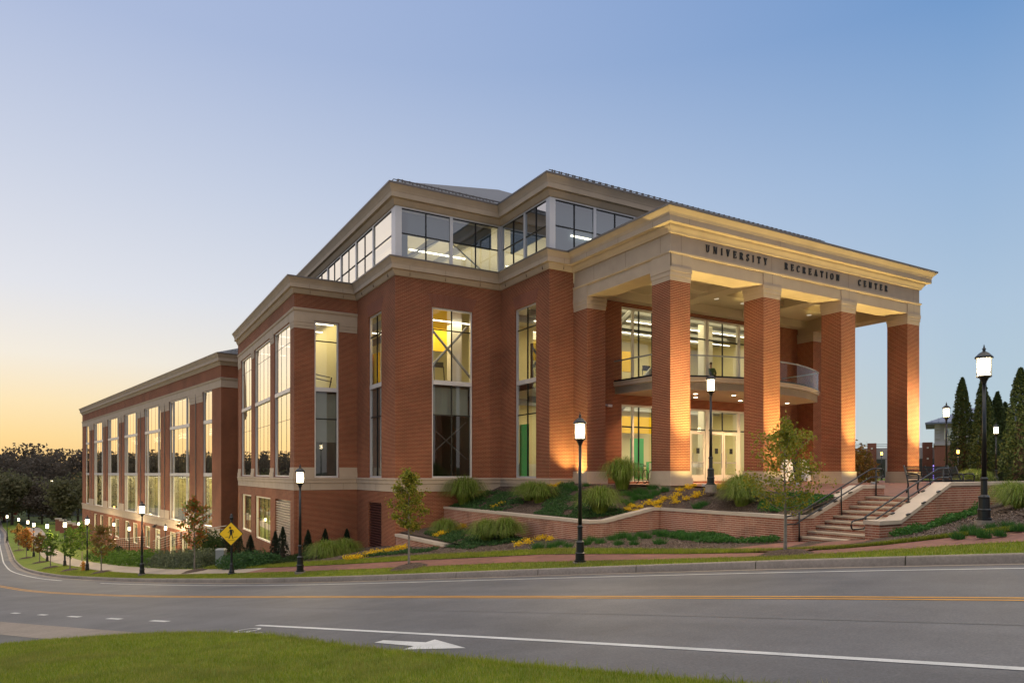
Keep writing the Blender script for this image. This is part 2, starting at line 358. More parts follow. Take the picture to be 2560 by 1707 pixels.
ms = np.array([-300,-120,-60,-30,-17,-12,-10.2,-6,-2,-.3,-.1,0.0,.6,1.2,2,3,4,5,6,7.5,9,11,14,18,24,32,45,70,120,240,500])
S = np.concatenate([srange(-60,-10,5), srange(-8,110,2), srange(115,200,5), [230,280,350,450,600,700]])
def zground(s, n):
    m = n-nk(s); return np.where(m < -.05, zk(s)-.42, T(s, n)-.035)
gridsheet('ground', S, nk(S)[:,None]+ms[None], zground, M['farground'])
S = np.concatenate([srange(-20,60,1.), srange(62,130,2), srange(135,260,5)])
fr = np.linspace(0, 1, 8)
gridsheet('road', S, (-14)*(1-fr)[None]+(nk(S)-.55)[:,None]*fr[None], lambda s,n: zk(s)-.17, M['asphalt'])
gridsheet('gutter', S, (nk(S)-.58)[:,None]*np.array([1,0])[None]+(nk(S)-.12)[:,None]*np.array([0,1])[None], lambda s,n: zk(s)-.164-.02*np.clip((n-nk(s)+.58)/.4,0,1), M['concrete'])
# kerb: rounded profile in segments with open joints every 3 m
KP = [(-.17,-.20),(-.155,-.03),(-.13,-.006),(-.10,0),(-.01,0),(0,-.02),(0,-.25)]
V = []; F = []
ss = srange(-18, 200, .75)
for k in range(len(ss)-1):
    a, b = ss[k], ss[k+1]
    if k % 4 == 3: b -= .018
    base = len(V)
    for s in (a, b):
        for m_, z in KP:
            X, Y = xy(s, float(nk(s))+m_); V.append((X, Y, float(zk(s))+z))
    q = len(KP)
    for j in range(q-1): F.append((base+j, base+j+1, base+q+j+1, base+q+j))
struct(link('kerb', fastmesh('kerb', V, F, M['concrete'])))
def strip(name, s0, s1, a, b, zf, mat, ds=1., cols=3, dz=0.):
    S = srange(s0, s1, ds); A = np.array([a(s) if callable(a) else a for s in S]); B = np.array([b(s) if callable(b) else b for s in S])
    fr = np.linspace(0,1,cols); return gridsheet(name, S, A[:,None]*(1-fr)[None]+B[:,None]*fr[None], lambda s,n: zf(s,n)+dz, mat)
zr = lambda s, n: zk(s)-.17
# painted lines
n_edge = lambda s: float(nk(s))-1.18
strip('edge_line', -18, 44, lambda s: n_edge(s)-.05, lambda s: n_edge(s)+.05, zr, M['paint_white'], cols=2, dz=.005)
strip('edge_line', 53, 170, lambda s: n_edge(s)-.06, lambda s: n_edge(s)+.06, zr, M['paint_white'], cols=2, dz=.005)
YS = [-20,0,10,20,28,35,45,54,64,75,100,154,220]; YN = [11.05,11.05,10.9,10.85,10.9,11.35,12.2,13.3,14.4,16,21,34,49]
yc = lambda s: float(smooth_i(s, YS, YN, 3))
for d in (-.11, .11):
    strip('centre_line', -18, 190, lambda s: yc(s)+d-.05, lambda s: yc(s)+d+.05, zr, M['paint_yellow'], cols=2, dz=.005)
strip('lane_line', -18, 12.1, 6.92, 7.04, zr, M['paint_white'], ds=.7, cols=2, dz=.005)
for a, b in ((15.65,16.5),(18.2,19.0),(20.9,21.75),(23.55,24.2),(26.1,26.8)):
    strip('lane_dash', a, b, 6.84, 6.98, zr, M['paint_white'], ds=(b-a)/2, cols=2, dz=.005)
def mark(name, polys, mat):
    V = []; F = []
    mb = MB()
    for p in polys: mb.poly([(*xy(s, n), float(zk(s))-.17+.006) for s, n in p])
    return struct(mb.build(name, mat))
mark('lane_arrow', [[(7.75,6.24),(7.77,6.42),(6.85,6.46),(6.77,6.20)][::-1], [(6.97,6.66),(6.03,6.29),(6.85,5.98)][::-1]], M['paint_white'])
def ringpolys(cs, cn, r, wd, k=18):
    o = []
    for i in range(k):
        a, b = 2*pi*i/k, 2*pi*(i+1)/k
        o.append([(cs+r*cos(a), cn+r*sin(a)), (cs+(r-wd)*cos(a), cn+(r-wd)*sin(a)), (cs+(r-wd)*cos(b), cn+(r-wd)*sin(b)), (cs+r*cos(b), cn+r*sin(b))])
    return o
def seg(a, b, wd):
    dx, dy = b[0]-a[0], b[1]-a[1]; l = sqrt(dx*dx+dy*dy); px, py = -dy/l*wd/2, dx/l*wd/2
    return [(a[0]+px,a[1]+py),(b[0]+px,b[1]+py),(b[0]-px,b[1]-py),(a[0]-px,a[1]-py)]
mark('bicycle_marking', ringpolys(11.54,6.06,.20,.05)+ringpolys(11.62,6.52,.23,.055)+[seg((11.5,6.10),(11.15,6.22),.07), seg((11.15,6.22),(11.5,6.48),.06), seg((11.15,6.22),(10.95,6.42),.06), seg((11.02,6.14),(10.78,6.19),.08), seg((11.05,6.16),(11.0,6.40),.07), seg((10.66,6.22),(10.63,6.34),.09)], M['paint_white'])
# concrete valley gutter across the side street mouth, older asphalt beyond it
strip('side_street_gutter', 13.2, 60, lambda s: 4.75-.02*(s-13.2), lambda s: 5.75, zr, M['concrete'], cols=2, dz=.006)
strip('side_street', 13.0, 60, -13.9, lambda s: 4.74-.02*(s-13.2), zr, M['asphalt_old'], cols=3, dz=.004)
# faint overlay seam and crack sealant on the carriageway
strip('road_seam', -18, 40, 9.05, 9.075, zr, M['asphalt_old'], cols=2, dz=.003)
def crack(pts, wd=.02):
    rnd = random.Random(len(pts)*7+int(pts[0][0]*10)); mb = MB(); L_ = []
    for (s0,n0),(s1,n1) in zip(pts, pts[1:]):
        k = max(2, int(abs(s1-s0)+abs(n1-n0))*3)
        for i in range(k): L_.append((s0+(s1-s0)*i/k+rnd.uniform(-.05,.05), n0+(n1-n0)*i/k+rnd.uniform(-.05,.05)))
    L_.append(pts[-1])
    for a, b in zip(L_, L_[1:]):
        q = seg(a, b, wd*rnd.uniform(.6,1.4)); mb.poly([(*xy(s, n), float(zk(s))-.17+.0035) for s, n in q])
    struct(mb.build('road_crack', M['sealant']))
crack([(7.7,5.8),(7.9,6.9),(7.6,7.3)],.012); crack([(17,7.2),(24,9.6),(33,11)],.012)
crack([(14,13.8),(20,13.6),(27,13.5)],.015); crack([(24,5.9),(26,8.5),(25.5,11)],.016); crack([(.5,13.7),(6,14.0),(13,13.3)],.012)
# grass strips, brick walk, beds
walk_a = lambda s: float(nk(s))+float(np.interp(s, [0,20,30,39,53,64,76,90,111,140], [1.3,1.35,1.2,1.0,1.6,2.4,2.45,2.4,2.7,3.2]))
walk_b = lambda s: float(nk(s))+float(np.interp(s, [0,20,32,43,62,69,85,100,140], [2.75,2.8,2.3,2.6,3.9,4.2,4.65,4.6,5.4]))
bed_a = lambda s: float(nk(s))+float(np.interp(s, [0,5,9,20,30,36,43], [2.9,2.9,3.7,3.9,3.5,3.6,3.9]))
strip('verge', -16, 190, lambda s: float(nk(s)), walk_a, T, M['grassbase'], cols=4, dz=-.01)
strip('sidewalk', -16, 30, walk_a, walk_b, T, M['paver'], cols=4, dz=.0)
strip('path', 30, 160, walk_a, walk_b, T, M['path'], cols=4, dz=.0)
strip('lawn_strip', -16, 38, walk_b, bed_a, T, M['grassbase'], cols=4, dz=.02)
strip('lawn', 38, 180, walk_b, lambda s: float(nk(s))+22, T, M['grassbase'], ds=2, cols=8, dz=-.004)
strip('planting_bed', -16, 38, bed_a, lambda s: float(nk(s))+13, T, M['mulch'], cols=12, dz=.035)
X_, Y_ = np.meshgrid(np.linspace(-7.2,-4.6,14), np.linspace(1.6,11.6,34), indexing='ij'); Z_ = np.vectorize(Txy)(X_, Y_)+.045
i = np.arange(13)[:,None]*34+np.arange(33)[None]
struct(link('lower_bed', fastmesh('lower_bed', np.stack([X_,Y_,Z_],-1).reshape(-1,3), np.stack([i,i+34,i+35,i+1],-1).reshape(-1,4), M['mulch'], smooth=True)))
# branch path to the lower entrance
mb = MB(); pts = [(57,4.0),(60,4.6),(63,6.6),(64,9),(66,13)]
for (s0,a0),(s1,a1) in zip(pts, pts[1:]):
    q = [(s0-1.1,a0),(s0+1.1,a0),(s1+1.1,a1),(s1-1.1,a1)]
    mb.poly([(*xy(s, float(nk(s))+a), float(T(s, float(nk(s))+a))+.006) for s, a in q][::-1])
struct(mb.build('branch_path', M['path']))
# paved apron at the foot of the steps
V = []; nx_, ny_ = 10, 12
for i in range(nx_):
    for j in range(ny_):
        x0_ = -4.75+(i/9)*3.42; y0_ = -6.95-2.9*j/11; V.append((x0_, y0_, Txy(x0_,y0_)+.043))
i = np.arange(nx_-1)[:,None]*ny_+np.arange(ny_-1)[None]
struct(link('paved_apron', fastmesh('paved_apron', V, np.stack([i,i+1,i+ny_+1,i+ny_],-1).reshape(-1,4), M['paver'])))
# near lawn
lawn_edge = [(-14,5.5),(-6,5.5),(0,5.5),(4.6,5.5),(7.4,5.65),(9.9,5.95),(11.5,5.8),(12.9,5.45),(14.2,4.75),(15.3,3.9),(16.2,2.6),(16.8,0),(17,-4),(17,-9)]
def lawn_z(s, n, e):                                     # e: distance to the edge
    return zk(np.minimum(s,17))-.17+.11*np.minimum(e/.25, 1)**.5+.035*np.minimum(e, 4)
def inside_lawn(s, n):                                   # signed-ish distance to the edge polyline (positive inside)
    L = np.array(lawn_edge); P = np.stack([s, n], -1); best = np.full(s.shape, 1e9); sign = np.ones(s.shape)
    for a, b in zip(L[:-1], L[1:]):
        d = b-a; t = np.clip(((P-a)@d)/(d@d), 0, 1); q = a+t[...,None]*d; r = P-q; dist = np.hypot(r[...,0], r[...,1])
        cr = d[0]*r[...,1]-d[1]*r[...,0]; u = dist < best; best = np.where(u, dist, best); sign = np.where(u, np.where(cr <= 0, 1, -1), sign)
    return best*sign
L = np.array(lawn_edge); rows = []
tt = np.linspace(0, len(L)-1, 160); Ls = np.interp(tt, range(len(L)), L[:,0]); Ln = np.interp(tt, range(len(L)), L[:,1])
cs, cn = 1.0, -6.0; es = np.array([0,.004,.015,.03,.06,.12,.25,.4,.6,.8,1.0])
SS = Ls[:,None]*(1-es)+cs*es; NN2 = Ln[:,None]*(1-es)+cn*es
E = np.maximum(inside_lawn(SS, NN2), 0); X, Y = xy(SS, NN2); Z = lawn_z(SS, NN2, E)
Z[:,0] = zk(np.minimum(Ls,17))-.2
i = np.arange(159)[:,None]*11+np.arange(10)[None]; F = np.stack([i, i+11, i+12, i+1], -1).reshape(-1,4)
struct(link('near_lawn', fastmesh('near_lawn', np.stack([X,Y,Z],-1).reshape(-1,3), F, M['grassbase'], smooth=True)))
# ---- grass blades
M['blade'] = leafmat('grass_blade', [(.17,.24,.014),(.23,.31,.02),(.30,.34,.035),(.42,.39,.11),(.18,.25,.018)], .5, .6, dry=(.30,.27,.08))
def blades(P, h, wd, lean=.5):                           # P (k,3)
    k = len(P); a = np.random.rand(k)*2*pi; hh = h*(.55+.75*np.random.rand(k)); l = lean*hh*np.random.rand(k); b = np.random.rand(k)*2*pi
    dx, dy = np.cos(a)*wd/2, np.sin(a)*wd/2; z0 = np.zeros(k)
    V = np.stack([P-np.stack([dx,dy,z0+.01],-1), P+np.stack([dx,dy,z0-.01],-1), P+np.stack([np.cos(b)*l, np.sin(b)*l, hh],-1)], 1).reshape(-1,3)
    return V
k = 330000; s_ = np.random.uniform(.5, 17, k); n_ = np.random.uniform(-.5, 6.0, k)
e_ = inside_lawn(s_, n_); D_ = np.hypot(s_, n_); kp = (e_ > -.02) & (np.random.rand(k) < np.clip(7.5/np.maximum(D_,1), .25, 1)) & (D_ > 3.2)
s_, n_, e_ = s_[kp], n_[kp], np.maximum(e_[kp], 0); X, Y = xy(s_, n_); Z = lawn_z(s_, n_, e_)-.005
V = blades(np.stack([X,Y,Z],-1), .05, .009, .9)
tq = np.random.rand(16000)*(len(L)-1); s2 = np.interp(tq, range(len(L)), L[:,0]); n2_ = np.interp(tq, range(len(L)), L[:,1])-np.random.rand(16000)**2*.12+.02*np.sin(s2*9)+.015; X, Y = xy(s2, n2_)
V = np.concatenate([V, blades(np.stack([X,Y,zk(np.minimum(s2,17))-.15+.05*np.random.rand(16000)],-1), .085, .009, 1.2)])
o = link('lawn_grass', fastmesh('lawn_grass', V, np.arange(len(V)).reshape(-1,3), M['blade'])); tag(o, 'mown green lawn grass on the near corner', 'grass', kind='stuff')
def strip_blades(name, label, k, s0, s1, a, b, h, wd, dz):
    s_ = s0+(s1-s0)*np.random.rand(k)**1.25; A = np.array([a(q) for q in s_]); B = np.array([b(q) for q in s_]); n_ = A+(B-A)*np.random.rand(k)
    X, Y = xy(s_, n_); V = blades(np.stack([X,Y,T(s_,n_)+dz],-1), h, wd, .8)
    o = link(name, fastmesh(name, V, np.arange(len(V)).reshape(-1,3), M['blade'])); tag(o, label, 'grass', kind='stuff')
strip_blades('verge_grass', 'mown grass between the kerb and the brick walk', 60000, -1, 70, lambda s: float(nk(s))+.03, walk_a, .06, .016, -.012)
strip_blades('lawn_strip_grass', 'mown grass between the brick walk and the planting bed', 50000, -1, 38, walk_b, bed_a, .09, .016, .015)
# ------------------------------------------------------------------ plaza and raised bed
def plaza_z(x, y): return -.05+.0*x-.035*np.maximum(-y-.2, 0)*np.where(np.asarray(x) < 60, 1, 1)
xs = np.linspace(.9, 30, 30); ys = np.concatenate([np.linspace(-9.6,-.1,12), np.linspace(.2,7.2,8)])
X, Y = np.meshgrid(xs, ys, indexing='ij'); Z = plaza_z(X, Y)
keep = []
a, b = X.shape; i = np.arange(a-1)[:,None]*b+np.arange(b-1)[None]; F = np.stack([i, i+b, i+b+1, i+1], -1).reshape(-1,4)
cx = X[:-1,:-1].ravel()+.5; cy = Y[:-1,:-1].ravel()+.4
F = F[~((cx < 2.75) & (cy < -6.5))]
struct(link('plaza', fastmesh('plaza', np.stack([X,Y,Z],-1).reshape(-1,3), F, M['paver'])))
mb = MB(); mb.poly([(-.15,-.35,-.04),(.9,-.35,-.04),(.9,7.2,-.04),(-.15,7.2,-.04)]); struct(mb.build('portico_floor', M['paver']))
mb = MB(); mb.poly([(18,-9.6,-.30),(160,-9.6,-.3),(160,110,.0),(18,110,.0)]); struct(mb.build('grass_field', M['grassbase']))
BX = [-4.75,-3.0,-1.37,-.2,1.05]; BY = [-6.9,-4,-.9,2,6.78,11.55]
BZ = np.array([[-1.3,-1.15,-.98,-.62,-.30],[-1.3,-1.15,-.98,-.48,-.19],[-1.36,-1.22,-.92,-.32,-.11],[-1.36,-.92,-.36,-.07,-.05],[-1.36,-.78,-.14,-.03,-.03],[-1.36,-.80,-.22,-.03,-.03]])
def bed_z(x, y):
    x = np.asarray(x, float); y = np.asarray(y, float); out = np.zeros(np.broadcast(x,y).shape)
    ix = np.clip(np.searchsorted(BX, x)-1, 0, 3); iy = np.clip(np.searchsorted(BY, y)-1, 0, 4)
    bx = np.array(BX); by = np.array(BY); u = np.clip((x-bx[ix])/(bx[ix+1]-bx[ix]),0,1); v = np.clip((y-by[iy])/(by[iy+1]-by[iy]),0,1)
    return BZ[iy,ix]*(1-u)*(1-v)+BZ[iy,ix+1]*u*(1-v)+BZ[iy+1,ix]*(1-u)*v+BZ[iy+1,ix+1]*u*v
def bed_sheet(x0,x1,y0,y1,nx,ny):
    X, Y = np.meshgrid(np.linspace(x0,x1,nx), np.linspace(y0,y1,ny), indexing='ij'); Z = bed_z(X, Y)+.015*np.sin(X*7)*np.cos(Y*6)
    i = np.arange(nx-1)[:,None]*ny+np.arange(ny-1)[None]; F = np.stack([i, i+ny, i+ny+1, i+1], -1).reshape(-1,4)
    return np.stack([X,Y,Z],-1).reshape(-1,3), F
Va, Fa = bed_sheet(-4.7,-.1,-.8,11.5,24,48); Vb, Fb = bed_sheet(-1.3,1.0,-6.85,-.79,16,30); Vc, Fc = bed_sheet(-.11,1.0,-.8,-.36,6,4)
V = np.concatenate([Va,Vb,Vc]); F = np.concatenate([Fa, Fb+len(Va), Fc+len(Va)+len(Vb)])
struct(link('raised_bed', fastmesh('raised_bed', V, F, M['mulch'], smooth=True)))
# ------------------------------------------------------------------ retaining walls
def wall_thing(name, label, base, cope, joints=None):
    e = empty(name, (base[0], base[1], base[2])); tag(e, label, 'wall'); return e
def part_at(e, mb, name, mat, smooth=False):             # world-space mesh as a child of an empty
    L = e.location; mb.v = [(x-L[0], y-L[1], z-L[2]) for x, y, z in mb.v]; return mb.build(name, mat, e, smooth=smooth)
def wallrun(mb, a, b, zt0, zt1, zb0, zb1, th, side):     # vertical wall from a to b, thickness to the side
    dx, dy = b[0]-a[0], b[1]-a[1]; l = sqrt(dx*dx+dy*dy); px, py = -dy/l*th*side, dx/l*th*side
    p = [(a[0],a[1]),(b[0],b[1]),(b[0]+px,b[1]+py),(a[0]+px,a[1]+py)]
    mb.hexa([(p[0][0],p[0][1],zb0),(p[1][0],p[1][1],zb1),(p[2][0],p[2][1],zb1),(p[3][0],p[3][1],zb0),
             (p[0][0],p[0][1],zt0),(p[1][0],p[1][1],zt1),(p[2][0],p[2][1],zt1),(p[3][0],p[3][1],zt0)])
def shift(mb, z0=-.12, th=.12):                          # coping: same run lifted
    return mb
XW, XV = -4.77, -1.37
e = empty('retaining_wall', (XW, -.9, -2.2)); tag(e, 'long stepped red brick retaining wall with pale stone coping holding the upper planting bed', 'wall')
mb = MB()
wallrun(mb, (XW,11.55), (XW,-.9), -1.36, -1.36, -3.4, -2.7, .3, 1)
wallrun(mb, (XW+.3,-.9), (-4.0,-.9), -1.36, -1.36, -2.7, -2.6, .3, 1)
wallrun(mb, (-4.0,-.9), (-1.75,-.9), -1.36, -.97, -2.6, -2.4, .3, 1)
wallrun(mb, (-1.75,-.9), (XV,-.9), -.97, -.97, -2.4, -2.4, .3, 1)
wallrun(mb, (XV,-.9), (XV,-6.477), -.97, -.97, -2.4, -2.2, .3, 1)
part_at(e, mb, 'brickwork', M['wallbrick'])
mb = MB(); ov = .035
wallrun(mb, (XW-ov,11.55), (XW-ov,-.9-ov), -1.25, -1.25, -1.36, -1.36, .37, 1)
wallrun(mb, (XW+.33,-.9-ov), (-4.0,-.9-ov), -1.25, -1.25, -1.36, -1.36, .37, 1)
wallrun(mb, (-4.0,-.9-ov), (-1.75,-.9-ov), -1.25, -.86, -1.36, -.97, .37, 1)
wallrun(mb, (-1.75,-.9-ov), (XV-ov,-.9-ov), -.86, -.86, -.97, -.97, .37, 1)
wallrun(mb, (XV-ov,-.5), (XV-ov,-6.438), -.86, -.86, -.97, -.97, .37, 1)
part_at(e, mb, 'coping', M['coping'])
# stair flanking walls
def cheek(name, label, y, side, xe, lvl):
    e = empty(name, (XV, y, -1.7)); tag(e, label, 'wall'); b = MB(); c = MB()
    X = [(XV,-.97,-.97),(-.40,-.97,-.97),(2.2,-.06+lvl,-.06+lvl),(xe,-.06+lvl,-.06+lvl)]
    for (x0,z0,_),(x1,z1,_) in zip(X, X[1:]):
        wallrun(b, (x0,y), (x1,y), z0, z1, -2.4, -2.2, .42, side)
        wallrun(c, (x0-(.035 if x0 == XV else 0),y-.04*side), (x1,y-.04*side), z0+.11, z1+.11, z0, z1, .50, side)
    part_at(e, b, 'brickwork', M['wallbrick']); cc = part_at(e, c, 'coping', M['coping'])
    k = MB()                                            # skate stops on the sloping coping
    for t in (.12,.42,.72):
        x = -.4+t*2.6; z = -.86+t*(.91+lvl)
        for dy in (.0, .46): k.hexa([(x-.06,y+side*(dy-.05)-.03,z),(x+.09,y+side*(dy-.05)-.03,z+.03),(x+.09,y+side*(dy-.05)+.03,z+.03),(x-.06,y+side*(dy-.05)+.03,z),
                                     (x-.06,y+side*(dy-.05)-.03,z+.03),(x+.09,y+side*(dy-.05)-.03,z+.06),(x+.09,y+side*(dy-.05)+.03,z+.06),(x-.06,y+side*(dy-.05)+.03,z+.03)])
    k.v = [(x-XV, yy-y, z+1.7) for x, yy, z in k.v]; k.build('skate_stop', M['black'], e)
cheek('stair_wall', 'low brick wall with sloping stone coping on the left of the outdoor steps', -6.9, 1, 3.45, .0)
cheek('stair_wall', 'brick wall with sloping stone coping right of the steps, running level to the right edge', -9.74, 1, 16, .14)
# steps
e = empty('entrance_steps', (-1.1,-8.1,-1.7)); tag(e, 'nine stone-edged brick steps rising to the plaza between two low brick walls', 'steps')
r_ = MB(); t_ = MB()
for i in range(9):
    x0 = -1.09+.43*i; z = -1.51+.149*i
    r_.box(x0+.03, x0+.47, -9.32, -6.92, z-.6, z-.055); t_.box(x0, x0+.475, -9.32, -6.92, z-.055, z)
part_at(e, r_, 'riser_brick', M['wallbrick']); part_at(e, t_, 'tread', M['tread'])
# low wall at left, square to the building corner
e = empty('low_wall', (-7.42,5.8,-3.2)); tag(e, 'short low brick wall with pale stone cap running out from the building corner', 'wall')
mb = MB(); mb.box(-7.42,-7.05,5.85,11.5,-4.2,-2.66); part_at(e, mb, 'brickwork', M['wallbrick'])
mb = MB(); mb.box(-7.47,-6.95,5.75,11.5,-2.66,-2.53); part_at(e, mb, 'coping', M['coping'])
# handrails
def handrail(y, label):
    e = empty('handrail', (-1.2,y,-1.7)); tag(e, label, 'handrail', 'handrails on the outdoor steps')
    X = [-1.15,.95,2.84]; Zb = [-1.72,-.93,-.33]; H = .93
    p = MB()
    for x, z in zip(X, Zb): p.tube([(x,y,z),(x,y,z+H)], .024, 8)
    L = e.location; p.v = [(x-L[0], y-L[1], z-L[2]) for x, y, z in p.v]; split(p, 'post', M['black'], e, smooth=True)
    q = MB(); z0, z1, z2 = Zb[0]+H, Zb[1]+H, Zb[2]+H
    q.tube([(-1.72,y,z0-.08),(-1.25,y,z0-.03),(-1.15,y,z0+.02),(2.55,y,z2+.0),(2.84,y,z2+.02),(3.15,y,z2+.02)], .024, 8)
    part_at(e, q, 'top_rail', M['black'], True)
    q = MB(); d = .27
    q.tube([(-1.72,y,z0-.33),(-1.25,y,z0-.32),(-1.15,y,z0-.25),(2.55,y,z2-d),(2.84,y,z2-d),(3.15,y,z2-d)], .022, 8); part_at(e, q, 'lower_rail', M['black'], True)
    q = MB(); q.tube([(-1.72,y,z0-.08),(-1.80,y,z0-.12),(-1.83,y,z0-.2),(-1.80,y,z0-.29),(-1.72,y,z0-.33)], .023, 8)
    q.tube([(3.15,y,z2+.02),(3.24,y,z2-.02),(3.27,y,z2-.125),(3.24,y,z2-.23),(3.15,y,z2-d)], .023, 8); part_at(e, q, 'return_loop', M['black'], True)
handrail(-6.99, 'black two-bar steel handrail along the left side of the steps')
handrail(-9.2, 'black two-bar steel handrail along the right side of the steps')
# ------------------------------------------------------------------ the recreation building
B = empty('recreation_building', (0,0,0)); tag(B, 'large red brick recreation building with columned portico, limestone cornices and lit tall windows', 'building')
class Fr:                                                # wall frame: origin, direction along the wall (outside on its right)
    def __init__(s, o, d, parent=B, loc=None, rz=0):
        l = sqrt(d[0]**2+d[1]**2); s.o = o; s.d = (d[0]/l, d[1]/l); s.n = (s.d[1], -s.d[0]); s.p = parent; s.loc = loc; s.rz = rz
    def P(s, u, z, dep=0): return (s.o[0]+s.d[0]*u-s.n[0]*dep, s.o[1]+s.d[1]*u-s.n[1]*dep, z)
    def box(s, mb, u0, u1, z0, z1, d0, d1):              # d0 front (small/negative = proud), d1 back
        return mb.hexa([s.P(u0,z0,d0), s.P(u1,z0,d0), s.P(u1,z0,d1), s.P(u0,z0,d1), s.P(u0,z1,d0), s.P(u1,z1,d0), s.P(u1,z1,d1), s.P(u0,z1,d1)])
    def build(s, mb, name, mat, parent=None):
        if parent is None: return mb.build(name, mat, s.p, s.loc, s.rz)
        return mb.build(name, mat, parent)
def wall(fr, mb, u0, u1, z0, z1, ops, rev=.25):
    us = sorted({u0,u1,*[o[0] for o in ops],*[o[1] for o in ops]}); zs = sorted({z0,z1,*[o[2] for o in ops],*[o[3] for o in ops]})
    us = [u for u in us if u0-1e-6 <= u <= u1+1e-6]; zs = [z for z in zs if z0-1e-6 <= z <= z1+1e-6]
    for a, b in zip(us, us[1:]):
        for c, d in zip(zs, zs[1:]):
            m, n = (a+b)/2, (c+d)/2
            if any(o[0] < m < o[1] and o[2] < n < o[3] for o in ops): continue
            mb.poly([fr.P(a,c), fr.P(b,c), fr.P(b,d), fr.P(a,d)])
    for a, b, c, d in ops:
        for q in ([(a,c),(a,d)],[(a,d),(b,d)],[(b,d),(b,c)],[(b,c),(a,c)]):
            mb.poly([fr.P(*q[0]), fr.P(*q[1]), fr.P(*q[1],rev), fr.P(*q[0],rev)])
def window(fr, u0, u1, z0, z1, rec=.14, fw=.075, bars=(), vm=(), hm=(), vthick=(), glass='glass', frame='frame', name='window', barh=.22, label=None, thin=False):
    mb = MB(); d0, d1 = rec, rec+.10
    for a, b, c, d in ((u0,u0+fw,z0,z1),(u1-fw,u1,z0,z1),(u0+fw,u1-fw,z1-fw,z1),(u0+fw,u1-fw,z0,z0+fw)): fr.box(mb, a, b, c, d, d0, d1)
    for z in bars: fr.box(mb, u0+fw, u1-fw, z-barh/2, z+barh/2, d0-.04, d1)
    for u in vthick: fr.box(mb, u-.055, u+.055, z0+fw, z1-fw, d0-.02, d1+.003)
    w_ = fr.build(mb, name, M[frame])
    if label: w_['label'] = label
    if vm or hm:
        mb = MB()
        q, pd = (.012, .058) if thin else (.03, .03)
        for u in vm: fr.box(mb, u-q, u+q, z0+fw, z1-fw, d0+pd, d1-.012)
        for z in hm: fr.box(mb, u0+fw, u1-fw, z-q, z+q, d0+pd+.003, d1-.015)
        fr.build(mb, 'mullion', M['dark'], w_)
    mb = MB(); dg = d0+.07
    mb.poly([fr.P(u0+fw*.5,z0+fw*.5,dg), fr.P(u1-fw*.5,z0+fw*.5,dg), fr.P(u1-fw*.5,z1-fw*.5,dg), fr.P(u0+fw*.5,z1-fw*.5,dg)])
    fr.build(mb, 'pane', M[glass], w_); return w_
def roomlight(name, loc, size, energy, col=(1,.82,.46), parent=None, rot=(0,0,0)):
    l = bpy.data.lights.new(name, 'AREA'); l.shape = 'RECTANGLE'; l.size, l.size_y = size; l.energy = energy; l.color = col
    o = bpy.data.objects.new(name, l); COL.objects.link(o); o.location = loc; o.rotation_euler = rot
    if parent is not None: o.parent = parent
    return o
ZB = 10.27
fW = Fr((-10.94,35.8), (0,-1)); fWx = lambda y: 35.8-y                      # bay west
fS = Fr((-10.94,17.57), (1,0)); fS_ = lambda x: x+10.94                     # bay front
fV = Fr((-7.42,17.57), (0,-1)); fV_ = lambda y: 17.57-y                     # west side of the corner block
fA = Fr((-7.42,11.55), (1,0)); fA_ = lambda x: x+7.42                       # its front
fB = Fr((-1.41,11.55), (0,-1)); fB_ = lambda y: 11.55-y                     # west side of the entrance block
fC = Fr((-1.41,6.78), (1,0)); fC_ = lambda x: x+1.41                        # its front
bays = [(34.45,30.4),(29.1,23.95),(22.7,18.55)]
mb = MB()
opsW = [(fWx(a), fWx(b), .25, 8.87) for a, b in bays]+[(fWx(34.3),fWx(30.4),-3.72,-1.08),(fWx(28.95),fWx(23.9),-3.95,-1.08),(fWx(22.5),fWx(18.5),-4.3,-1.08)]
wall(fW, mb, 0, fWx(17.57), -8.5, ZB, opsW, .35)
wall(fS, mb, 0, fS_(-7.42), -7, ZB, [(fS_(-9.84),fS_(-8.49),.22,8.88)], .2)
wall(fV, mb, 0, fV_(11.55), -6, ZB, [(fV_(15.62),fV_(13.55),.22,8.95),(fV_(15.62),fV_(13.55),-4.3,-1.1)], .2)
wall(fA, mb, 0, fA_(-1.41), -5, ZB, [(fA_(-5.44),fA_(-3.12),.22,8.95)], .2)
wall(fB, mb, 0, fB_(6.78), -3, ZB, [(fB_(10.05),fB_(8.0),.22,8.95)], .2)
wall(fC, mb, 0, fC_(0), -2, ZB, [])
fD = Fr((0,6.78), (1,0)); fE = Fr((17.77,6.78), (1,0))
GX0, GX1 = 3.0, 14.77
wall(fD, mb, 0, 17.77, -1, 9.75, [(GX0,GX1,.02,4.0),(GX0,GX1,5.1,9.03)], .3)
wall(fE, mb, 0, 1.4, -1, ZB, [])
mb.poly([(19.17,6.78,-1),(19.17,36,-1),(19.17,36,14),(19.17,6.78,14)]); mb.poly([(19.17,36,-9),(-10.94,36,-9),(-10.94,36,11),(19.17,36,11)])
mb.poly([(-7.42,35.9,11),(19.17,35.9,11),(19.17,35.9,14),(-7.42,35.9,14)])
# attached piers at the back of the portico
for x in (0, 16.67): mb.box(x, x+1.1, 5.67, 6.775, -.05, 8.33)
mb.build('wall', M['brick'], B)
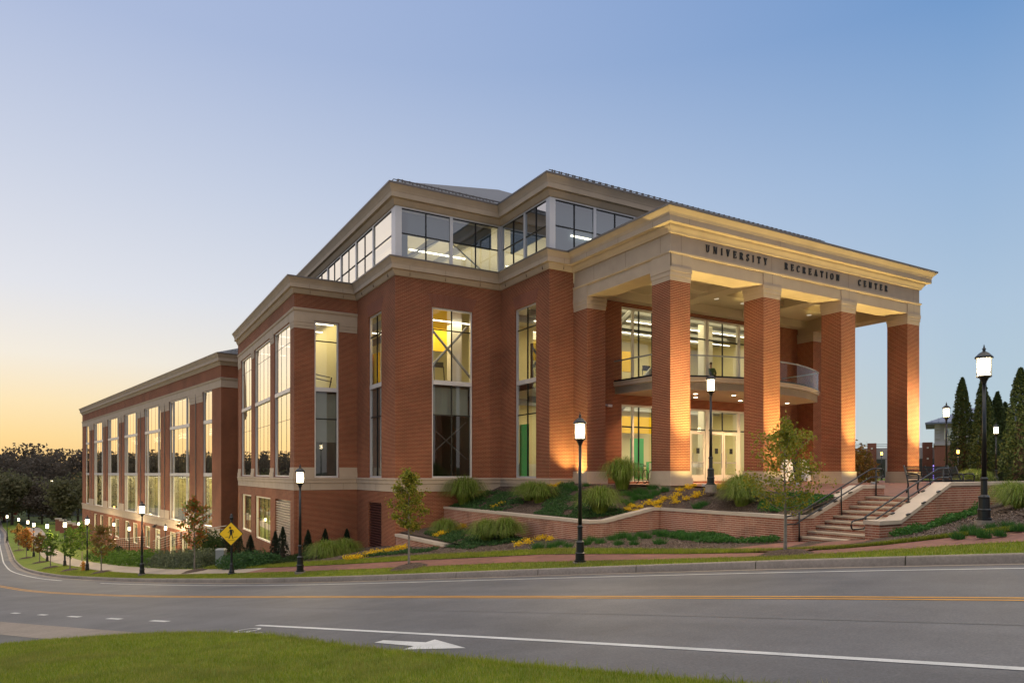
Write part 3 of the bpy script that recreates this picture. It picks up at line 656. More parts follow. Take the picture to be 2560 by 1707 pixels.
# soldier-course flat arches, proud of the wall by a few millimetres
for fr, u0, u1 in ((fA, fA_(-5.44), fA_(-3.12)), (fV, fV_(15.62), fV_(13.55)), (fB, fB_(10.05), fB_(8.0))):
    p = [fr.P(u0,8.955,-.004), fr.P(u1,8.955,-.004), fr.P(u1+.26,9.62,-.004), fr.P(u0-.26,9.62,-.004)]
    q = [fr.P(u0,8.955,.05), fr.P(u1,8.955,.05), fr.P(u1+.26,9.62,.05), fr.P(u0-.26,9.62,.05)]; MB().hexa([*q, *p]).build('flat_arch', M['brick_arch'], B)
# ---- stone: water table band, belt cornice, bay bands
path = [(-10.94,35.8),(-10.94,17.57),(-7.42,17.57),(-7.42,11.55),(-1.41,11.55),(-1.41,6.78),(0,6.78)]
mb = MB(); mb.sweep([(-.02,-.47),(.03,-.47),(.03,-.09),(.07,-.07),(.07,.10),(.11,.12),(.11,.19),(.03,.215),(-.02,.215)], path)
mb.build('water_table', M['stone'], B)
mb = MB()
prof = [(-.03,10.27),(.05,10.27),(.09,10.31),(.15,10.44),(.17,10.50),(.17,10.53),(.30,10.55),(.30,10.78),(.315,10.785),(.315,10.80),(.335,10.86),(.39,10.96),(.45,11.04),(.45,11.05),(-.03,11.06)]
mb.sweep(prof, path); mb.build('belt_cornice', M['stone'], B)
mb = MB(); mb.sweep([(.30,11.05),(.47,11.045),(.475,11.12),(.2,11.14),(-.2,11.13)], path); mb.build('gutter', M['gutter'], B)
path2 = [(-7.42,36),(-7.42,11.55),(-1.41,11.55),(-1.41,6.78),(19.17,6.78),(19.17,36)]
mb = MB(); mb.sweep([(-.05,13.76),(.06,13.76),(.10,13.82),(.18,13.97),(.19,14.02),(.34,14.05),(.34,14.30),(.355,14.305),(.355,14.32),(.38,14.4),(.44,14.52),(.49,14.6),(.49,14.62),(-.05,14.63)], path2)
mb.build('upper_cornice', M['stone'], B)
mb = MB(); mb.sweep([(.3,14.62),(.51,14.615),(.515,14.70),(.44,14.73),(.3,14.70)], path2); mb.build('gutter', M['gutter'], B)
# bay limestone head band, capitals, bases
bp = [(-10.94,35.8),(-10.94,17.57),(-7.42,17.57)]
mb = MB(); mb.sweep([(-.02,8.9),(.025,8.9),(.025,9.34),(.07,9.36),(.10,9.48),(.02,9.52),(-.02,9.52)], bp); mb.build('head_band', M['stone'], B)
fS.box(mb:=MB(), fS_(-9.86)-.01, fS_(-8.47)+.01, 8.885, 8.897, -.015, .1); mb.build('window_head', M['stone'], B)
for nm, lev in (('pier_capital',((8.40,8.56,.02),(8.565,8.73,.035),(8.735,8.895,.05))),('pier_base',((.218,.5,.07),(.5,.78,.035)))):
    for a, b in ((35.8,34.5),(30.35,29.15),(23.9,22.75),(18.5,17.57)):
        mb = MB()
        for z0, z1, o in lev:
            fW.box(mb, fWx(a), fWx(b)+(o if b == 17.57 else 0), z0, z1, -o, .34)
            if b == 17.57: fS.box(mb, .342, fS_(-9.86), z0, z1, -o, .1)
        mb.build(nm, M['stone'], B)
    mb = MB()
    for z0, z1, o in lev: fS.box(mb, fS_(-8.47), fS_(-7.42)-.01, z0, z1, -o, .1)
    mb.build(nm, M['stone'], B)
mb = MB()
def jt(fr, u, z0, z1, d): fr.box(mb, u-.006, u+.006, z0, z1, d-.0025, d+.05)
for fr, us in ((fS,(.75,2.6)),(fV,(1.2,3.1,5.3)),(fA,(.65,2.6,4.6)),(fB,(.7,2.8,4.3)),(fC,(.65,))):
    for u in us: jt(fr, u, 10.55, 10.783, -.30); jt(fr, u+.07, 10.31, 10.5, -.17); jt(fr, u+.1, -.46, -.1, -.03)
for u in (2,4,6.2,8.1,10.3,12.6,14.7,16.9): jt(fW, u, 10.55, 10.783, -.30); jt(fW, u, -.46, -.1, -.03); jt(fW, u, 8.93, 9.33, -.025)
fP = Fr((0,0),(1,0)); fQ = Fr((0,6.74),(0,-1))
for u in (.6,6.1,11.66,17.2): jt(fP, u, 9.56, 10.23, .0); jt(fP, u+.05, 10.56, 10.785, -.42); jt(fP, u, 8.95, 9.41, -.04)
for u in (1.6,3.9,6.15): jt(fQ, u, 9.56, 10.23, .0); jt(fQ, u, 10.56, 10.785, -.42)
split(mb, 'stone_joint', M['joint'], B)
# ---- windows of the main block
for i, (a, b) in enumerate(bays):
    u0, u1 = fWx(a), fWx(b); n = 3 if u1-u0 > 4.5 else 2
    window(fW, u0, u1, .25, 8.87, .05, .08, bars=(5.13,), vm=[u0+(u1-u0)*(k+1)/(n+1) for k in range(n)], hm=(3.5,7.83), glass='glass_west', thin=True)
for a, b, z0 in ((34.3,30.4,-3.72),(28.95,23.9,-3.95)):
    u0, u1 = fWx(a), fWx(b); window(fW, u0, u1, z0, -1.08, .08, .09, vm=[(u0+u1)/2, u0+(u1-u0)*.25, u0+(u1-u0)*.75], hm=(-2.6,), thin=True, frame='whiteframe', glass='glass_west')
def louvre(fr, u0, u1, z0, z1, mat, step=.13):
    mb = MB(); z = z0+.02
    while z < z1-.08:
        mb.hexa([fr.P(u0+.02,z,.05), fr.P(u1-.02,z,.05), fr.P(u1-.02,z+.05,.18), fr.P(u0+.02,z+.05,.18), fr.P(u0+.02,z+.045,.04), fr.P(u1-.02,z+.045,.04), fr.P(u1-.02,z+.1,.18), fr.P(u0+.02,z+.1,.18)]); z += step
    l = fr.build(mb, 'louvre', mat); mb = MB(); fr.box(mb, u0, u1, z0, z1, .19, .2); fr.build(mb, 'louvre_back', M['dark'], l); return l
M['louvre_tan'] = simple('tan_louvre', (.52,.40,.30), .5, 0, .4, .04, 1); M['louvre_red'] = simple('red_brown_louvre', (.085,.03,.025), .5, 0, .4, .1, 1)
louvre(fW, fWx(22.5), fWx(18.5), -4.3, -1.08, M['louvre_tan'], .15)['label'] = 'tan louvre grille'
louvre(fV, fV_(15.62), fV_(13.55), -4.3, -1.1, M['louvre_red'], .14)['label'] = 'dark red brown louvre door'
window(fS, fS_(-9.84), fS_(-8.49), .22, 8.88, .08, .085, bars=(5.12,), hm=(7.8,3.48))
window(fV, fV_(15.62), fV_(13.55), .22, 8.95, .08, .085, bars=(5.12,), vm=(fV_(14.58),), hm=(7.84,3.48))
window(fA, fA_(-5.44), fA_(-3.12), .22, 8.95, .08, .085, bars=(5.12,), vm=(fA_(-4.28),), hm=(7.84,3.46))
window(fB, fB_(10.05), fB_(8.0), .22, 8.95, .08, .085, bars=(5.12,), vm=(fB_(9.0),), hm=(7.84,3.46))
# ---- clerestory
def clere(fr, u0, u1, posts, gl, endpost=(.35,.17)):
    mb = MB(); fr.box(mb, u0, u0+endpost[0], 11.06, 13.80, 0, .12); fr.box(mb, u1-endpost[1], u1, 11.06, 13.80, 0, .12)
    a, b = u0+endpost[0], u1-endpost[1]
    fr.box(mb, a, b, 13.68, 13.80, 0, .12); fr.box(mb, a, b, 11.06, 11.2, 0, .12)
    for p in posts: fr.box(mb, p-.085, p+.085, 11.2, 13.68, .0, .12)
    w_ = fr.build(mb, 'clerestory_window', M['frame']); mb = MB(); e_ = [a]+[x for p in posts for x in (p-.085,p+.085)]+[b]
    for k in range(0, len(e_), 2):
        m_ = (e_[k]+e_[k+1])/2; fr.box(mb, m_-.03, m_+.03, 11.2, 13.68, .03, .09); fr.box(mb, e_[k], e_[k+1], 12.41, 12.47, .034, .086)
        fr.box(mb, e_[k], e_[k+1], 13.63, 13.68, .034, .086)
    fr.build(mb, 'mullion', M['dark'], w_); mb = MB()
    mb.poly([fr.P(a,11.2,.06), fr.P(b,11.2,.06), fr.P(b,13.68,.06), fr.P(a,13.68,.06)]); fr.build(mb, 'pane', M[gl], w_)
fVu = Fr((-7.42,36), (0,-1)); clere(fVu, 0, 24.325, [24.45-(.4+2.95*k) for k in range(1,8)], 'glass_west', (.35,.42))
clere(fA, 0, 6.01, [3.07], 'glass_clere', (.34,.16)); clere(fB, 0, 4.648, [2.43], 'glass_clere', (.16,.20))
clere(Fr((-1.41,6.78),(1,0)), 0, 20.58, [2.71+2.6*k for k in range(7)], 'glass_clere', (.34,.34))
# ---- roofs
mb = MB(); mb.poly([(-10.94,17.5,11.03),(-7.4,17.5,11.03),(-7.4,36,11.03),(-10.94,36,11.03)]); mb.poly([(-.1,.0,11.06),(17.9,0,11.06),(17.9,6.8,11.06),(-.1,6.8,11.06)]); mb.build('flat_roof', M['roof'], B)
RS = .52; ZE = 14.69
def rz(x, y, h): return (x, y, ZE+RS*h)
A0 = (-7.9,11.07); C0 = (-1.89,6.30); X1 = 19.65
yA = A0[1]; tA = (X1-A0[0])/2; tC = (X1-C0[0])/2
apA = (A0[0]+tA, A0[1]+tA); apC = (C0[0]+tC, C0[1]+tC); val = (C0[0]+ (yA-C0[1])*0, yA)
vj = (apC[0], yA+tC)                                     # valley meets the lower ridge
mr, tt_, oo = newmat('standing_seam'); v_ = objco(tt_); sp = N(tt_, 'ShaderNodeSeparateXYZ'); tt_.links.new(v_, sp.inputs[0])
mod = N(tt_, 'ShaderNodeMath', operation='PINGPONG'); tt_.links.new(sp.outputs[0], mod.inputs[0]); mod.inputs[1].default_value = .2
lt = N(tt_, 'ShaderNodeMath', operation='LESS_THAN'); tt_.links.new(mod.outputs[0], lt.inputs[0]); lt.inputs[1].default_value = .03
bsdf(tt_, oo, mixc(tt_, noise(tt_, 1.2, 3, .6, v_), (.05,.05,.058), (.085,.085,.095)), .55, .2, .4, lt.outputs[0], .8, .03); M['seam'] = mr
mb = MB()
mb.poly([rz(A0[0],A0[1],0), rz(C0[0],yA,0), rz(vj[0],vj[1],tC), rz(apA[0],apA[1],tA)])                 # south slope of the corner block
mb.poly([rz(A0[0],A0[1],0), rz(apA[0],apA[1],tA), rz(apA[0],50,tA), rz(A0[0],50,0)][::-1])
mb.poly([rz(C0[0],C0[1],0), rz(apC[0],apC[1],tC), rz(vj[0],vj[1],tC), rz(C0[0],yA,0)][::-1])
mb.poly([rz(C0[0],C0[1],0), rz(X1,C0[1],0), rz(apC[0],apC[1],tC)]); mb.poly([rz(X1,C0[1],0), rz(X1,50,0), rz(apA[0],50,tA), rz(apA[0],apA[1],tA), rz(vj[0],vj[1],tC), rz(apC[0],apC[1],tC)])
mb.build('roof', M['seam'], B)
mb = MB()                                               # snow guards: two rails on clips above the eaves
def guards(p0, p1, inx, iny, step=.4):
    l = sqrt((p1[0]-p0[0])**2+(p1[1]-p0[1])**2); d = ((p1[0]-p0[0])/l, (p1[1]-p0[1])/l)
    for off in (.35, .75):
        z = ZE+RS*off+.09; a = (p0[0]+inx*off+d[0]*off, p0[1]+iny*off+d[1]*off, z); b = (p1[0]+inx*off-d[0]*off*(1 if abs(d[1]) > .5 else -1 if p1[0] < 0 else .5), p1[1]+iny*off-d[1]*off, z); mb.tube([a,b], .022, 5)
        for k in range(int(l/step)-1):
            x, y = p0[0]+d[0]*(off+.2+k*step)+inx*off, p0[1]+d[1]*(off+.2+k*step)+iny*off; mb.box(x-.03,x+.03,y-.03,y+.03,z-.1,z+.03)
guards((-7.9,11.07),(-1.89,11.07),0,1); guards((-1.89,6.3),(19.3,6.3),0,1); guards((-7.9,40),(-7.9,11.07),1,0,.8)
mb.build('snow_guard', M['gutter'], B)
# ---- portico
cxs = [0, 5.555, 11.11, 16.67]
for i, x in enumerate(cxs):
    mb = MB(); mb.box(x, x+1.1, 0, 1.1, .55, 8.33); c_ = mb.build('column', M['brick'], B)
    mb = MB(); mb.box(x-.045, x+1.145, -.045, 1.145, .27, .55); mb.box(x-.08, x+1.18, -.08, 1.18, -.4, .268); mb.build('base', M['stone'], c_)
    mb = MB()
    for z0, z1, o in ((8.33,8.52,.012),(8.525,8.70,.035),(8.705,8.885,.055)): mb.box(x-o, x+1.1+o, -o, 1.1+o, z0, z1)
    mb.build('capital', M['stone'], c_)
mb = MB()
for x in (0,16.67):
    mb = MB()
    for z0, z1, o in ((8.33,8.52,.012),(8.525,8.70,.035),(8.705,8.885,.055)): mb.box(x-o, x+1.1+o, 5.67-o, 6.77, z0, z1)
    mb.build('pier_capital', M['stone'], B); mb = MB()
    mb.box(x-.045, x+1.145, 5.625, 6.77, .27, .55); mb.box(x-.08, x+1.18, 5.59, 6.77, -.4, .268); mb.build('pier_base', M['stone'], B)
mb = MB()                                               # entablature beams
mb.box(0,17.77,0,1.1,8.885,9.72); mb.box(0,1.1,1.1,6.75,8.885,9.72); mb.box(16.67,17.77,1.1,6.75,8.885,9.72)
mb.box(0,17.77,0,.5,9.72,10.4); mb.box(0,.5,.5,6.75,9.72,10.4); mb.box(17.27,17.77,.5,6.75,9.72,10.4)
for x in cxs: mb.box(x-.03, x+1.13, -.04, .02, 8.89, 9.43)
for y in (0, 5.67): mb.box(-.04, .02, y-.03 if y else -.04, y+1.1, 8.89, 9.43)
mb.build('architrave', M['stone'], B)
ppath = [(0,6.74),(0,0),(17.77,0),(17.77,6.74)]
mb = MB(); mb.sweep([(-.02,9.42),(.06,9.42),(.085,9.47),(.085,9.52),(-.02,9.55)], ppath); mb.build('fillet', M['stone'], B)
mb = MB(); mb.sweep([(-.02,10.24),(.07,10.24),(.09,10.28),(.11,10.34),(.19,10.45),(.21,10.51),(.21,10.54),(.42,10.55),(.42,10.79),(.435,10.80),(.44,10.83),(.47,10.90),(.56,10.99),(.62,11.06),(.62,11.07),(-.02,11.08)], ppath); mb.build('portico_cornice', M['stone'], B)
mb = MB(); mb.sweep([(.4,11.07),(.64,11.065),(.645,11.16),(.3,11.19),(-.3,11.2)], ppath); mb.build('gutter', M['gutter'], B)
mb = MB(); mb.box(1.1,16.67,1.1,6.75,9.62,9.70)         # ceiling and its beams
for x in cxs[1:3]: mb.box(x+.1, x+1.0, 1.1, 6.2, 9.2, 9.62)
mb.box(1.1,16.67,6.2,6.76,9.2,9.62); mb.box(1.1,16.67,3.45,3.95,9.32,9.62); mb.build('portico_ceiling', M['soffit'], B)
mb = MB()
for x in (2.4,4.2,7.9,9.9,13.4,15.4):
    for y in (2.2,5.0): mb.lathe([(.13,9.60),(.14,9.618)], x, y, 12)
split(mb, 'ceiling_downlight', M['dimlight'], B)
# lettering
def glyphs(text, x0, x1, z0, h, y):
    mb = None
    Wd = {'U':.78,'N':.80,'I':.36,'V':.78,'E':.62,'R':.72,'S':.56,'T':.68,'Y':.74,'C':.66,'A':.78,'O':.78}
    tot = sum(Wd[c] for c in text); gap = ((x1-x0)/h-tot)/(len(text)-1); x = x0
    cur = [None]
    def Q(p): return [(x+a*h, b*h+z0) for a, b in p]
    def ex(p):
        mb = cur[0]; q = Q(p); n = len(q); i = len(mb.v)
        mb.v.extend([(a, y, b) for a, b in q]+[(a, y+.05, b) for a, b in q]); mb.f.append(tuple(range(i,i+n))); mb.f.append(tuple(range(i+2*n-1,i+n-1,-1)))
        for k in range(n): mb.f.append((i+k, i+n+k, i+n+(k+1) % n, i+(k+1) % n))
    def bar(a, b, c, d): ex([(a,c),(b,c),(b,d),(a,d)])
    def line(p, q, wd):                                 # slanted stroke of horizontal width wd
        ex([(p[0]-wd/2,p[1]),(p[0]+wd/2,p[1]),(q[0]+wd/2,q[1]),(q[0]-wd/2,q[1])])
    def stem(cx, wd=.15, serif=.13):
        bar(cx-wd/2, cx+wd/2, .0, 1.); bar(cx-serif-.0, cx+serif, 0, .05); bar(cx-serif, cx+serif, .95, 1.)
    def arc(cx, cz, rx, rz, a0, a1, tk, tn, n=12):      # elliptic ribbon: thick at the sides, thin at top and bottom
        for k in range(n):
            a, b = radians(a0+(a1-a0)*k/n), radians(a0+(a1-a0)*(k+1)/n); wa = tn+(tk-tn)*abs(cos(a)); wb = tn+(tk-tn)*abs(cos(b))
            ex([(cx+rx*cos(a),cz+rz*sin(a)),(cx+rx*cos(b),cz+rz*sin(b)),(cx+(rx-wb)*cos(b),cz+(rz-wb)*sin(b)),(cx+(rx-wa)*cos(a),cz+(rz-wa)*sin(a))][::1 if a1 > a0 else -1])
    for c in text:
        wd = Wd[c]; mb = MB(); cur[0] = mb
        if c == 'I': stem(wd/2)
        elif c == 'U':
            bar(.10,.25,.3,1); bar(.0,.36,.95,1); bar(.55,.62,.3,1); bar(.46,.74,.95,1); arc(.36,.32,.26,.33,180,360,.13,.08)
        elif c == 'N':
            bar(.09,.15,0,1); bar(.0,.26,0,.05); bar(.61,.67,0,1); bar(.5,.78,.95,1); line((.59,0),(.15,1),.17); bar(.0,.2,.95,1)
        elif c == 'V':
            line((.37,0),(.17,1),.16); line((.40,0),(.62,1),.07); bar(.02,.33,.95,1); bar(.5,.76,.95,1)
        elif c == 'Y':
            bar(.30,.45,0,.5); bar(.22,.53,0,.05); line((.37,.42),(.15,1),.15); line((.40,.42),(.62,1),.07); bar(.0,.31,.95,1); bar(.48,.75,.95,1)
        elif c == 'A':
            line((.13,0),(.38,1),.07); line((.63,0),(.40,1),.16); bar(.20,.58,.3,.37); bar(.0,.26,0,.05); bar(.48,.78,0,.05)
        elif c == 'T':
            bar(.27,.42,0,1); bar(.19,.5,0,.05); bar(.03,.66,.93,1); bar(.03,.08,.74,.93); bar(.61,.66,.74,.93)
        elif c == 'E':
            bar(.07,.22,0,1); bar(.0,.58,0,.06); bar(.0,.56,.94,1); bar(.22,.44,.47,.54); bar(.54,.6,0,.25); bar(.51,.56,.76,1); bar(.40,.45,.38,.63)
        elif c == 'R':
            bar(.07,.22,0,1); bar(.0,.31,0,.05); bar(.0,.35,.94,1); arc(.34,.74,.26,.26,-90,90,.15,.06); bar(.2,.35,.48,.54); line((.60,0),(.36,.5),.16); bar(.52,.74,0,.05)
        elif c == 'C':
            arc(.37,.5,.36,.52,50,310,.15,.07,18); bar(.55,.61,.72,.98); bar(.55,.60,.04,.2)
        elif c == 'O': arc(.39,.5,.38,.52,0,360,.15,.06,22)
        elif c == 'S':
            arc(.27,.75,.23,.27,30,270,.13,.08,12); arc(.27,.26,.25,.28,-150,90,.14,.08,12); bar(.45,.5,.74,.96); bar(.02,.07,.04,.28)
        x += (wd+gap)*h
        o = mb.build('letter', M['black'], B); o['label'] = 'dark raised capital letter '+c+' of the word '+text
for wtxt, a, b in (('UNIVERSITY',1.97,5.76),('RECREATION',6.95,10.93),('CENTER',12.43,14.86)):
    glyphs(wtxt, a, b, 9.77, .30, -.05)
# ---- balcony
bx = [(2.55,6.76),(2.75,4.2)]; arc_ = []
cxm, half, y_e, y_m = 8.9, 6.15, 4.2, 2.55
for k in range(1, 24):
    x = 2.75+12.3*k/24; t = (x-cxm)/half; arc_.append((x, y_m+(y_e-y_m)*t*t))
bpath = bx+arc_+[(15.05,4.2),(15.25,6.76)]
mb = MB(); mb.sweep([(-.02,4.47),(.0,4.47),(.0,4.83),(.09,4.86),(.09,5.0),(.12,5.02),(.12,5.08),(-.4,5.1)], bpath)
bal = mb.build('balcony', M['stone'], B)
mb = MB(); mb.prism(bpath, 4.48, 5.05); mb.build('balcony_slab', M['soffit'], bal)
mb = MB(); mb.sweep([(.03,5.09),(.07,5.09),(.07,5.17),(.03,5.17)], bpath); mb.build('guard_shoe', M['dark'], bal)
mb = MB(); mb.sweep([(.048,5.17),(.048,6.10)], bpath); mb.f = [q for q in mb.f if len(q) == 4]; mb.build('guard_glass', M['guardglass'], bal)
mb = MB(); mb.sweep([(.02,6.10),(.08,6.10),(.08,6.16),(.02,6.16),(.02,6.10)], bpath); mb.build('guard_rail', M['steel'], bal)
mb = MB(); DL = [(4.0,5.4),(6.0,4.6),(8.2,4.1),(10.2,4.1),(12.2,4.6),(14.0,5.4),(7.2,5.8),(10.6,5.8)]
for x, y in DL: mb.lathe([(.10,4.462),(.11,4.475)], x, y, 12)
split(mb, 'soffit_downlight', M['downlight'], bal)
for x, y in DL:
    l = bpy.data.lights.new('downlight', 'SPOT'); l.energy = 800; l.color = (1,.64,.30); l.spot_size = radians(120); l.spot_blend = .8; l.shadow_soft_size = .08
    o = bpy.data.objects.new('downlight', l); COL.objects.link(o); o.location = (x,y,4.44); o.parent = B
# ---- entrance glazing
def glazing(fr, z0, z1, hms, name):
    mb = MB(); posts = [GX0, 3.75, 6.42, 9.10, 11.62, 14.3, GX1]; rec = .12
    fr.box(mb, GX0, GX1, z1-.10, z1, rec, rec+.12); fr.box(mb, GX0, GX1, z0, z0+.05, rec, rec+.12)
    for p in (GX0+.05, 3.85, 6.5, 9.17, 11.7, 14.4, GX1-.05): fr.box(mb, p-.11 if 4 < p < 14 else p-.05, p+.11 if 4 < p < 14 else p+.05, z0+.05, z1-.1, rec-.02, rec+.12)
    w_ = fr.build(mb, name, M['whiteframe']); mb = MB()
    for h in hms: fr.box(mb, GX0+.1, GX1-.1, h-.035, h+.035, rec+.02, rec+.09)
    for u in (4.28,10.43,7.83,5.2,13.0): fr.box(mb, u-.03, u+.03, (z0+.05 if u in (4.28,5.2,13.0) else max(hms[0],z0)) if name == 'entrance_glazing' else z0+.05, z1-.1, rec+.025, rec+.085)
    fr.build(mb, 'mullion', M['dark'], w_); mb = MB(); zb = z0
    mb.poly([fr.P(GX0,zb,rec+.06), fr.P(GX1,zb,rec+.06), fr.P(GX1,z1-.05,rec+.06), fr.P(GX0,z1-.05,rec+.06)]); fr.build(mb, 'pane', M['glass'], w_); return w_
glazing(fD, .02, 4.0, (2.86,), 'entrance_glazing'); glazing(fD, 5.1, 9.03, (7.9,), 'balcony_glazing')
for a in (6.62, 7.86, 9.29, 10.45):                     # four door leaves
    b = a+1.13; mb = MB(); d0, d1 = .10, .16
    for u0, u1, z0, z1 in ((a,a+.12,.04,2.78),(b-.12,b,.04,2.78),(a+.12,b-.12,2.62,2.78),(a+.12,b-.12,.04,.36)): fD.box(mb, u0, u1, z0, z1, d0, d1)
    d_ = mb.build('door', M['whiteframe'], B); mb = MB(); fD.box(mb, a+.12, b-.12, 1.02, 1.08, d0-.03, d0); hx = b-.16 if a in (6.62,9.29) else a+.16
    fD.box(mb, hx-.015, hx+.015, .75, 1.6, d0-.07, d0-.04); mb.build('handle', M['steel'], d_)
    mb = MB(); fD.box(mb, (a+b)/2-.12, (a+b)/2+.12, 1.55, 1.85, .06, .07); mb.build('notice', M['dark'], d_)
# ---- rooms behind the glass
def room(name, x0, x1, y0, y1, z0, z1, wm, fm=None, cm=None, sides='nesw', parent=B, loc=None, rz=0):
    mb = MB()
    if 'n' in sides: mb.poly([(x0,y1,z0),(x1,y1,z0),(x1,y1,z1),(x0,y1,z1)])
    if 's' in sides: mb.poly([(x0,y0,z0),(x0,y0,z1),(x1,y0,z1),(x1,y0,z0)])
    if 'e' in sides: mb.poly([(x1,y0,z0),(x1,y0,z1),(x1,y1,z1),(x1,y1,z0)])
    if 'w' in sides: mb.poly([(x0,y0,z0),(x0,y1,z0),(x0,y1,z1),(x0,y0,z1)])
    o = mb.build(name, M[wm], parent, loc, rz)
    for nm, z, m_ in (('floor', z0, fm), ('ceiling', z1, cm)):
        if m_: q = MB(); q.poly([(x0,y0,z),(x1,y0,z),(x1,y1,z),(x0,y1,z)]); q.build(nm, M[m_], o)
    return o
room('lobby_wall', -1.1, 17.6, 7.0, 15.5, .02, 4.75, 'cream', 'carpet', 'white', 'ne'); room('upper_lobby_wall', -1.1, 17.6, 7.0, 16, 5.06, 9.6, 'cream', 'carpet', 'white', 'ne')
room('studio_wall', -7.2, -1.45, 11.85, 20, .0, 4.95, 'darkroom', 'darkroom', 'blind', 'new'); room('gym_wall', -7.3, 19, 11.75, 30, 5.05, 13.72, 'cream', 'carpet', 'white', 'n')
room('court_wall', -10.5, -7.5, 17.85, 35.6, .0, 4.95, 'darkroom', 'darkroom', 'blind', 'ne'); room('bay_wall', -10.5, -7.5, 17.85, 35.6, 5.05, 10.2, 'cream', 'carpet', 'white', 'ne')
room('store_wall', -10.3, -7.6, 18, 35.6, -4.5, -.7, 'cream', 'carpet', 'white', 'nes')
mb = MB()                                               # blinds, wall panels, braces, columns
mb.box(-5.3,-3.2,11.95,11.97,3.5,4.9); mb.box(-9.8,-8.5,17.95,17.97,3.5,4.9); mb.box(-9.8,-8.5,17.95,17.97,2.2,3.45); split(mb, 'roller_blind', M['blind'], B)
mb = MB(); mb.box(-7.0,-2.6,14.6,14.75,7.3,9.7); mb.box(-7.1,-6.9,12.6,14.4,7.3,9.4); mb.box(-7.1,-6.95,15,17,5.2,7.0); split(mb, 'yellow_panel', M['yellow'], B)
mb = MB(); mb.tube([(-5.6,12.4,8.5),(-2.8,12.4,5.6)], .07, 6); mb.tube([(-5.7,12.45,5.4),(-3.0,12.45,8.3)], .07, 6); mb2 = MB(); mb2.tube([(-5.6,12.5,3.3),(-3,12.5,1.2)], .035, 6); mb2.tube([(-5.6,12.55,1.0),(-3,12.55,3.2)], .035, 6); split(mb2, 'steel_brace', M['dimsteel'], B)
mb.tube([(3.1,8.2,2.9),(6.3,8.2,6.2)], .16, 6); mb.tube([(3.1,8.2,7.6),(5.0,8.2,9.4)], .16, 6)
bh_ = MB(); bh_.box(-6.9,-1.7,12.1,12.3,12.62,13.7); bh_.box(-7.05,-6.55,12.1,12.2,11.1,13.7); bh_.box(-.9,-.8,7.3,11.4,12.3,13.7); bh_.box(-.9,18.5,7.4,7.5,11.1,13.7); split(bh_, 'clerestory_backing', M['blueback'], B)  # added panels darken the clerestory glass: bulkheads, corner column strip, one blind
mb.tube([(-6.9,12.2,11.3),(-3.5,12.2,13.4)], .04, 5); mb.tube([(-5,12.3,13.3),(-1.8,12.3,11.2)], .04, 5); split(mb, 'steel_brace', M['steel'], B)
mb = MB()
for x, y in ((4.6,9.5),(8.6,10.2),(11.4,9.2),(-3.3,13.4)): mb.box(x-.3,x+.3,y-.3,y+.3,0.05 if x > 0 else 5.1,9.5)
split(mb, 'interior_column', M['white'], B)
mb = MB(); mb.box(4.9,7.2,15.2,15.3,.1,3.2); mb.box(8.0,9.0,12.0,12.1,.1,2.6); mb.box(-1.05,-.95,9.4,10.2,.2,3.0); mb.box(10.6,11.4,13.5,13.6,.1,1.2); split(mb, 'green_panel', M['green'], B)
mb = MB(); mb.box(4.8,6.2,15.0,15.15,6.6,8.2); mb.box(8.3,9.6,13.9,14.05,7.0,8.3); mb.box(4.9,5.8,13.0,13.1,2.9,4.2); mb.box(7,12,14.6,14.7,3.1,4.2); split(mb, 'yellow_panel', M['yellow'], B)
mb = MB()
for y in (9.4,12.): mb.box(1,16.5,y-.05,y+.05,4.70,4.73); mb.box(1,16.5,y-.05,y+.05,9.0,9.03)
for y in (13.0,15.5,18): mb.box(-6.5,-1.8,y-.06,y+.06,8.6,8.64)
for y, z in ((13.5,12.3),(16.5,12.3),(20,12.3)): mb.box(-5.9,-2.6,y-.05,y+.05,z,z+.06); mb.box(0.2,15,y-6.25,y-6.17,z-.05,z+.02) if y < 14 else None
for y in (18.8,20.4,22.8,25.5,29,33): mb.box(-10.2,-8.0,y-.06,y+.06,9.3,9.34)
split(mb, 'strip_light', M['striplight'], B)
mb = MB()                                               # gym equipment seen through the panes
mb.tube([(-10.0,18.5,6.2),(-9.4,18.6,6.05),(-8.7,18.6,5.95)], .03, 5); mb.tube([(-10.0,18.5,5.9),(-8.6,18.6,5.7)], .03, 5); mb.tube([(-8.6,18.6,5.95),(-8.75,18.6,5.15)], .035, 5); mb.box(-9.9,-9.8,18.4,18.6,5.1,6.2)
mb.box(-1.0,-.8,8.9,9.2,5.1,7.1); mb.tube([(-1,8.4,5.1),(-.9,8.5,7.0),(-.6,8.4,7.2)], .05, 5); mb.box(-5.3,-3.3,12.7,12.75,5.1,5.2); mb.box(-4.62,-4.3,14.2,14.4,6.3,7.1)
mb.build('gym_equipment', M['black'], B)
for x, y, z in ((1.2,9.0,5.1),(3.9,9.6,5.1),(6.9,8.6,5.1),(9.4,9.8,5.1),(12.2,8.8,5.1),(-5.2,13.2,5.1),(-3.9,13.4,5.1),(-9.4,20,5.1),(-9.2,23.5,5.1),(-9.5,27,5.1)):
    m = MB(); m.box(x-.35,x+.35,y-.7,y+.7,z,z+.18); m.tube([(x-.3,y+.6,z+.1),(x-.3,y+.75,z+1.25),(x+.3,y+.75,z+1.25),(x+.3,y+.6,z+.1)], .035, 5); m.box(x-.28,x+.28,y+.72,y+.78,z+1.2,z+1.5); m.build('treadmill', M['black'], B)
m = MB(); m.box(9.6,12.4,11.6,12.2,.05,1.1); m.box(1.0,3.0,13.6,14.2,.05,1.0); split(m, 'reception_desk', M['white'], B)
m = MB(); m.box(5.6,6.3,11.0,11.06,.9,2.2); m.build('lit_screen', emit('screen_glow', (.75,.9,1), 1.6), B)
m = MB()
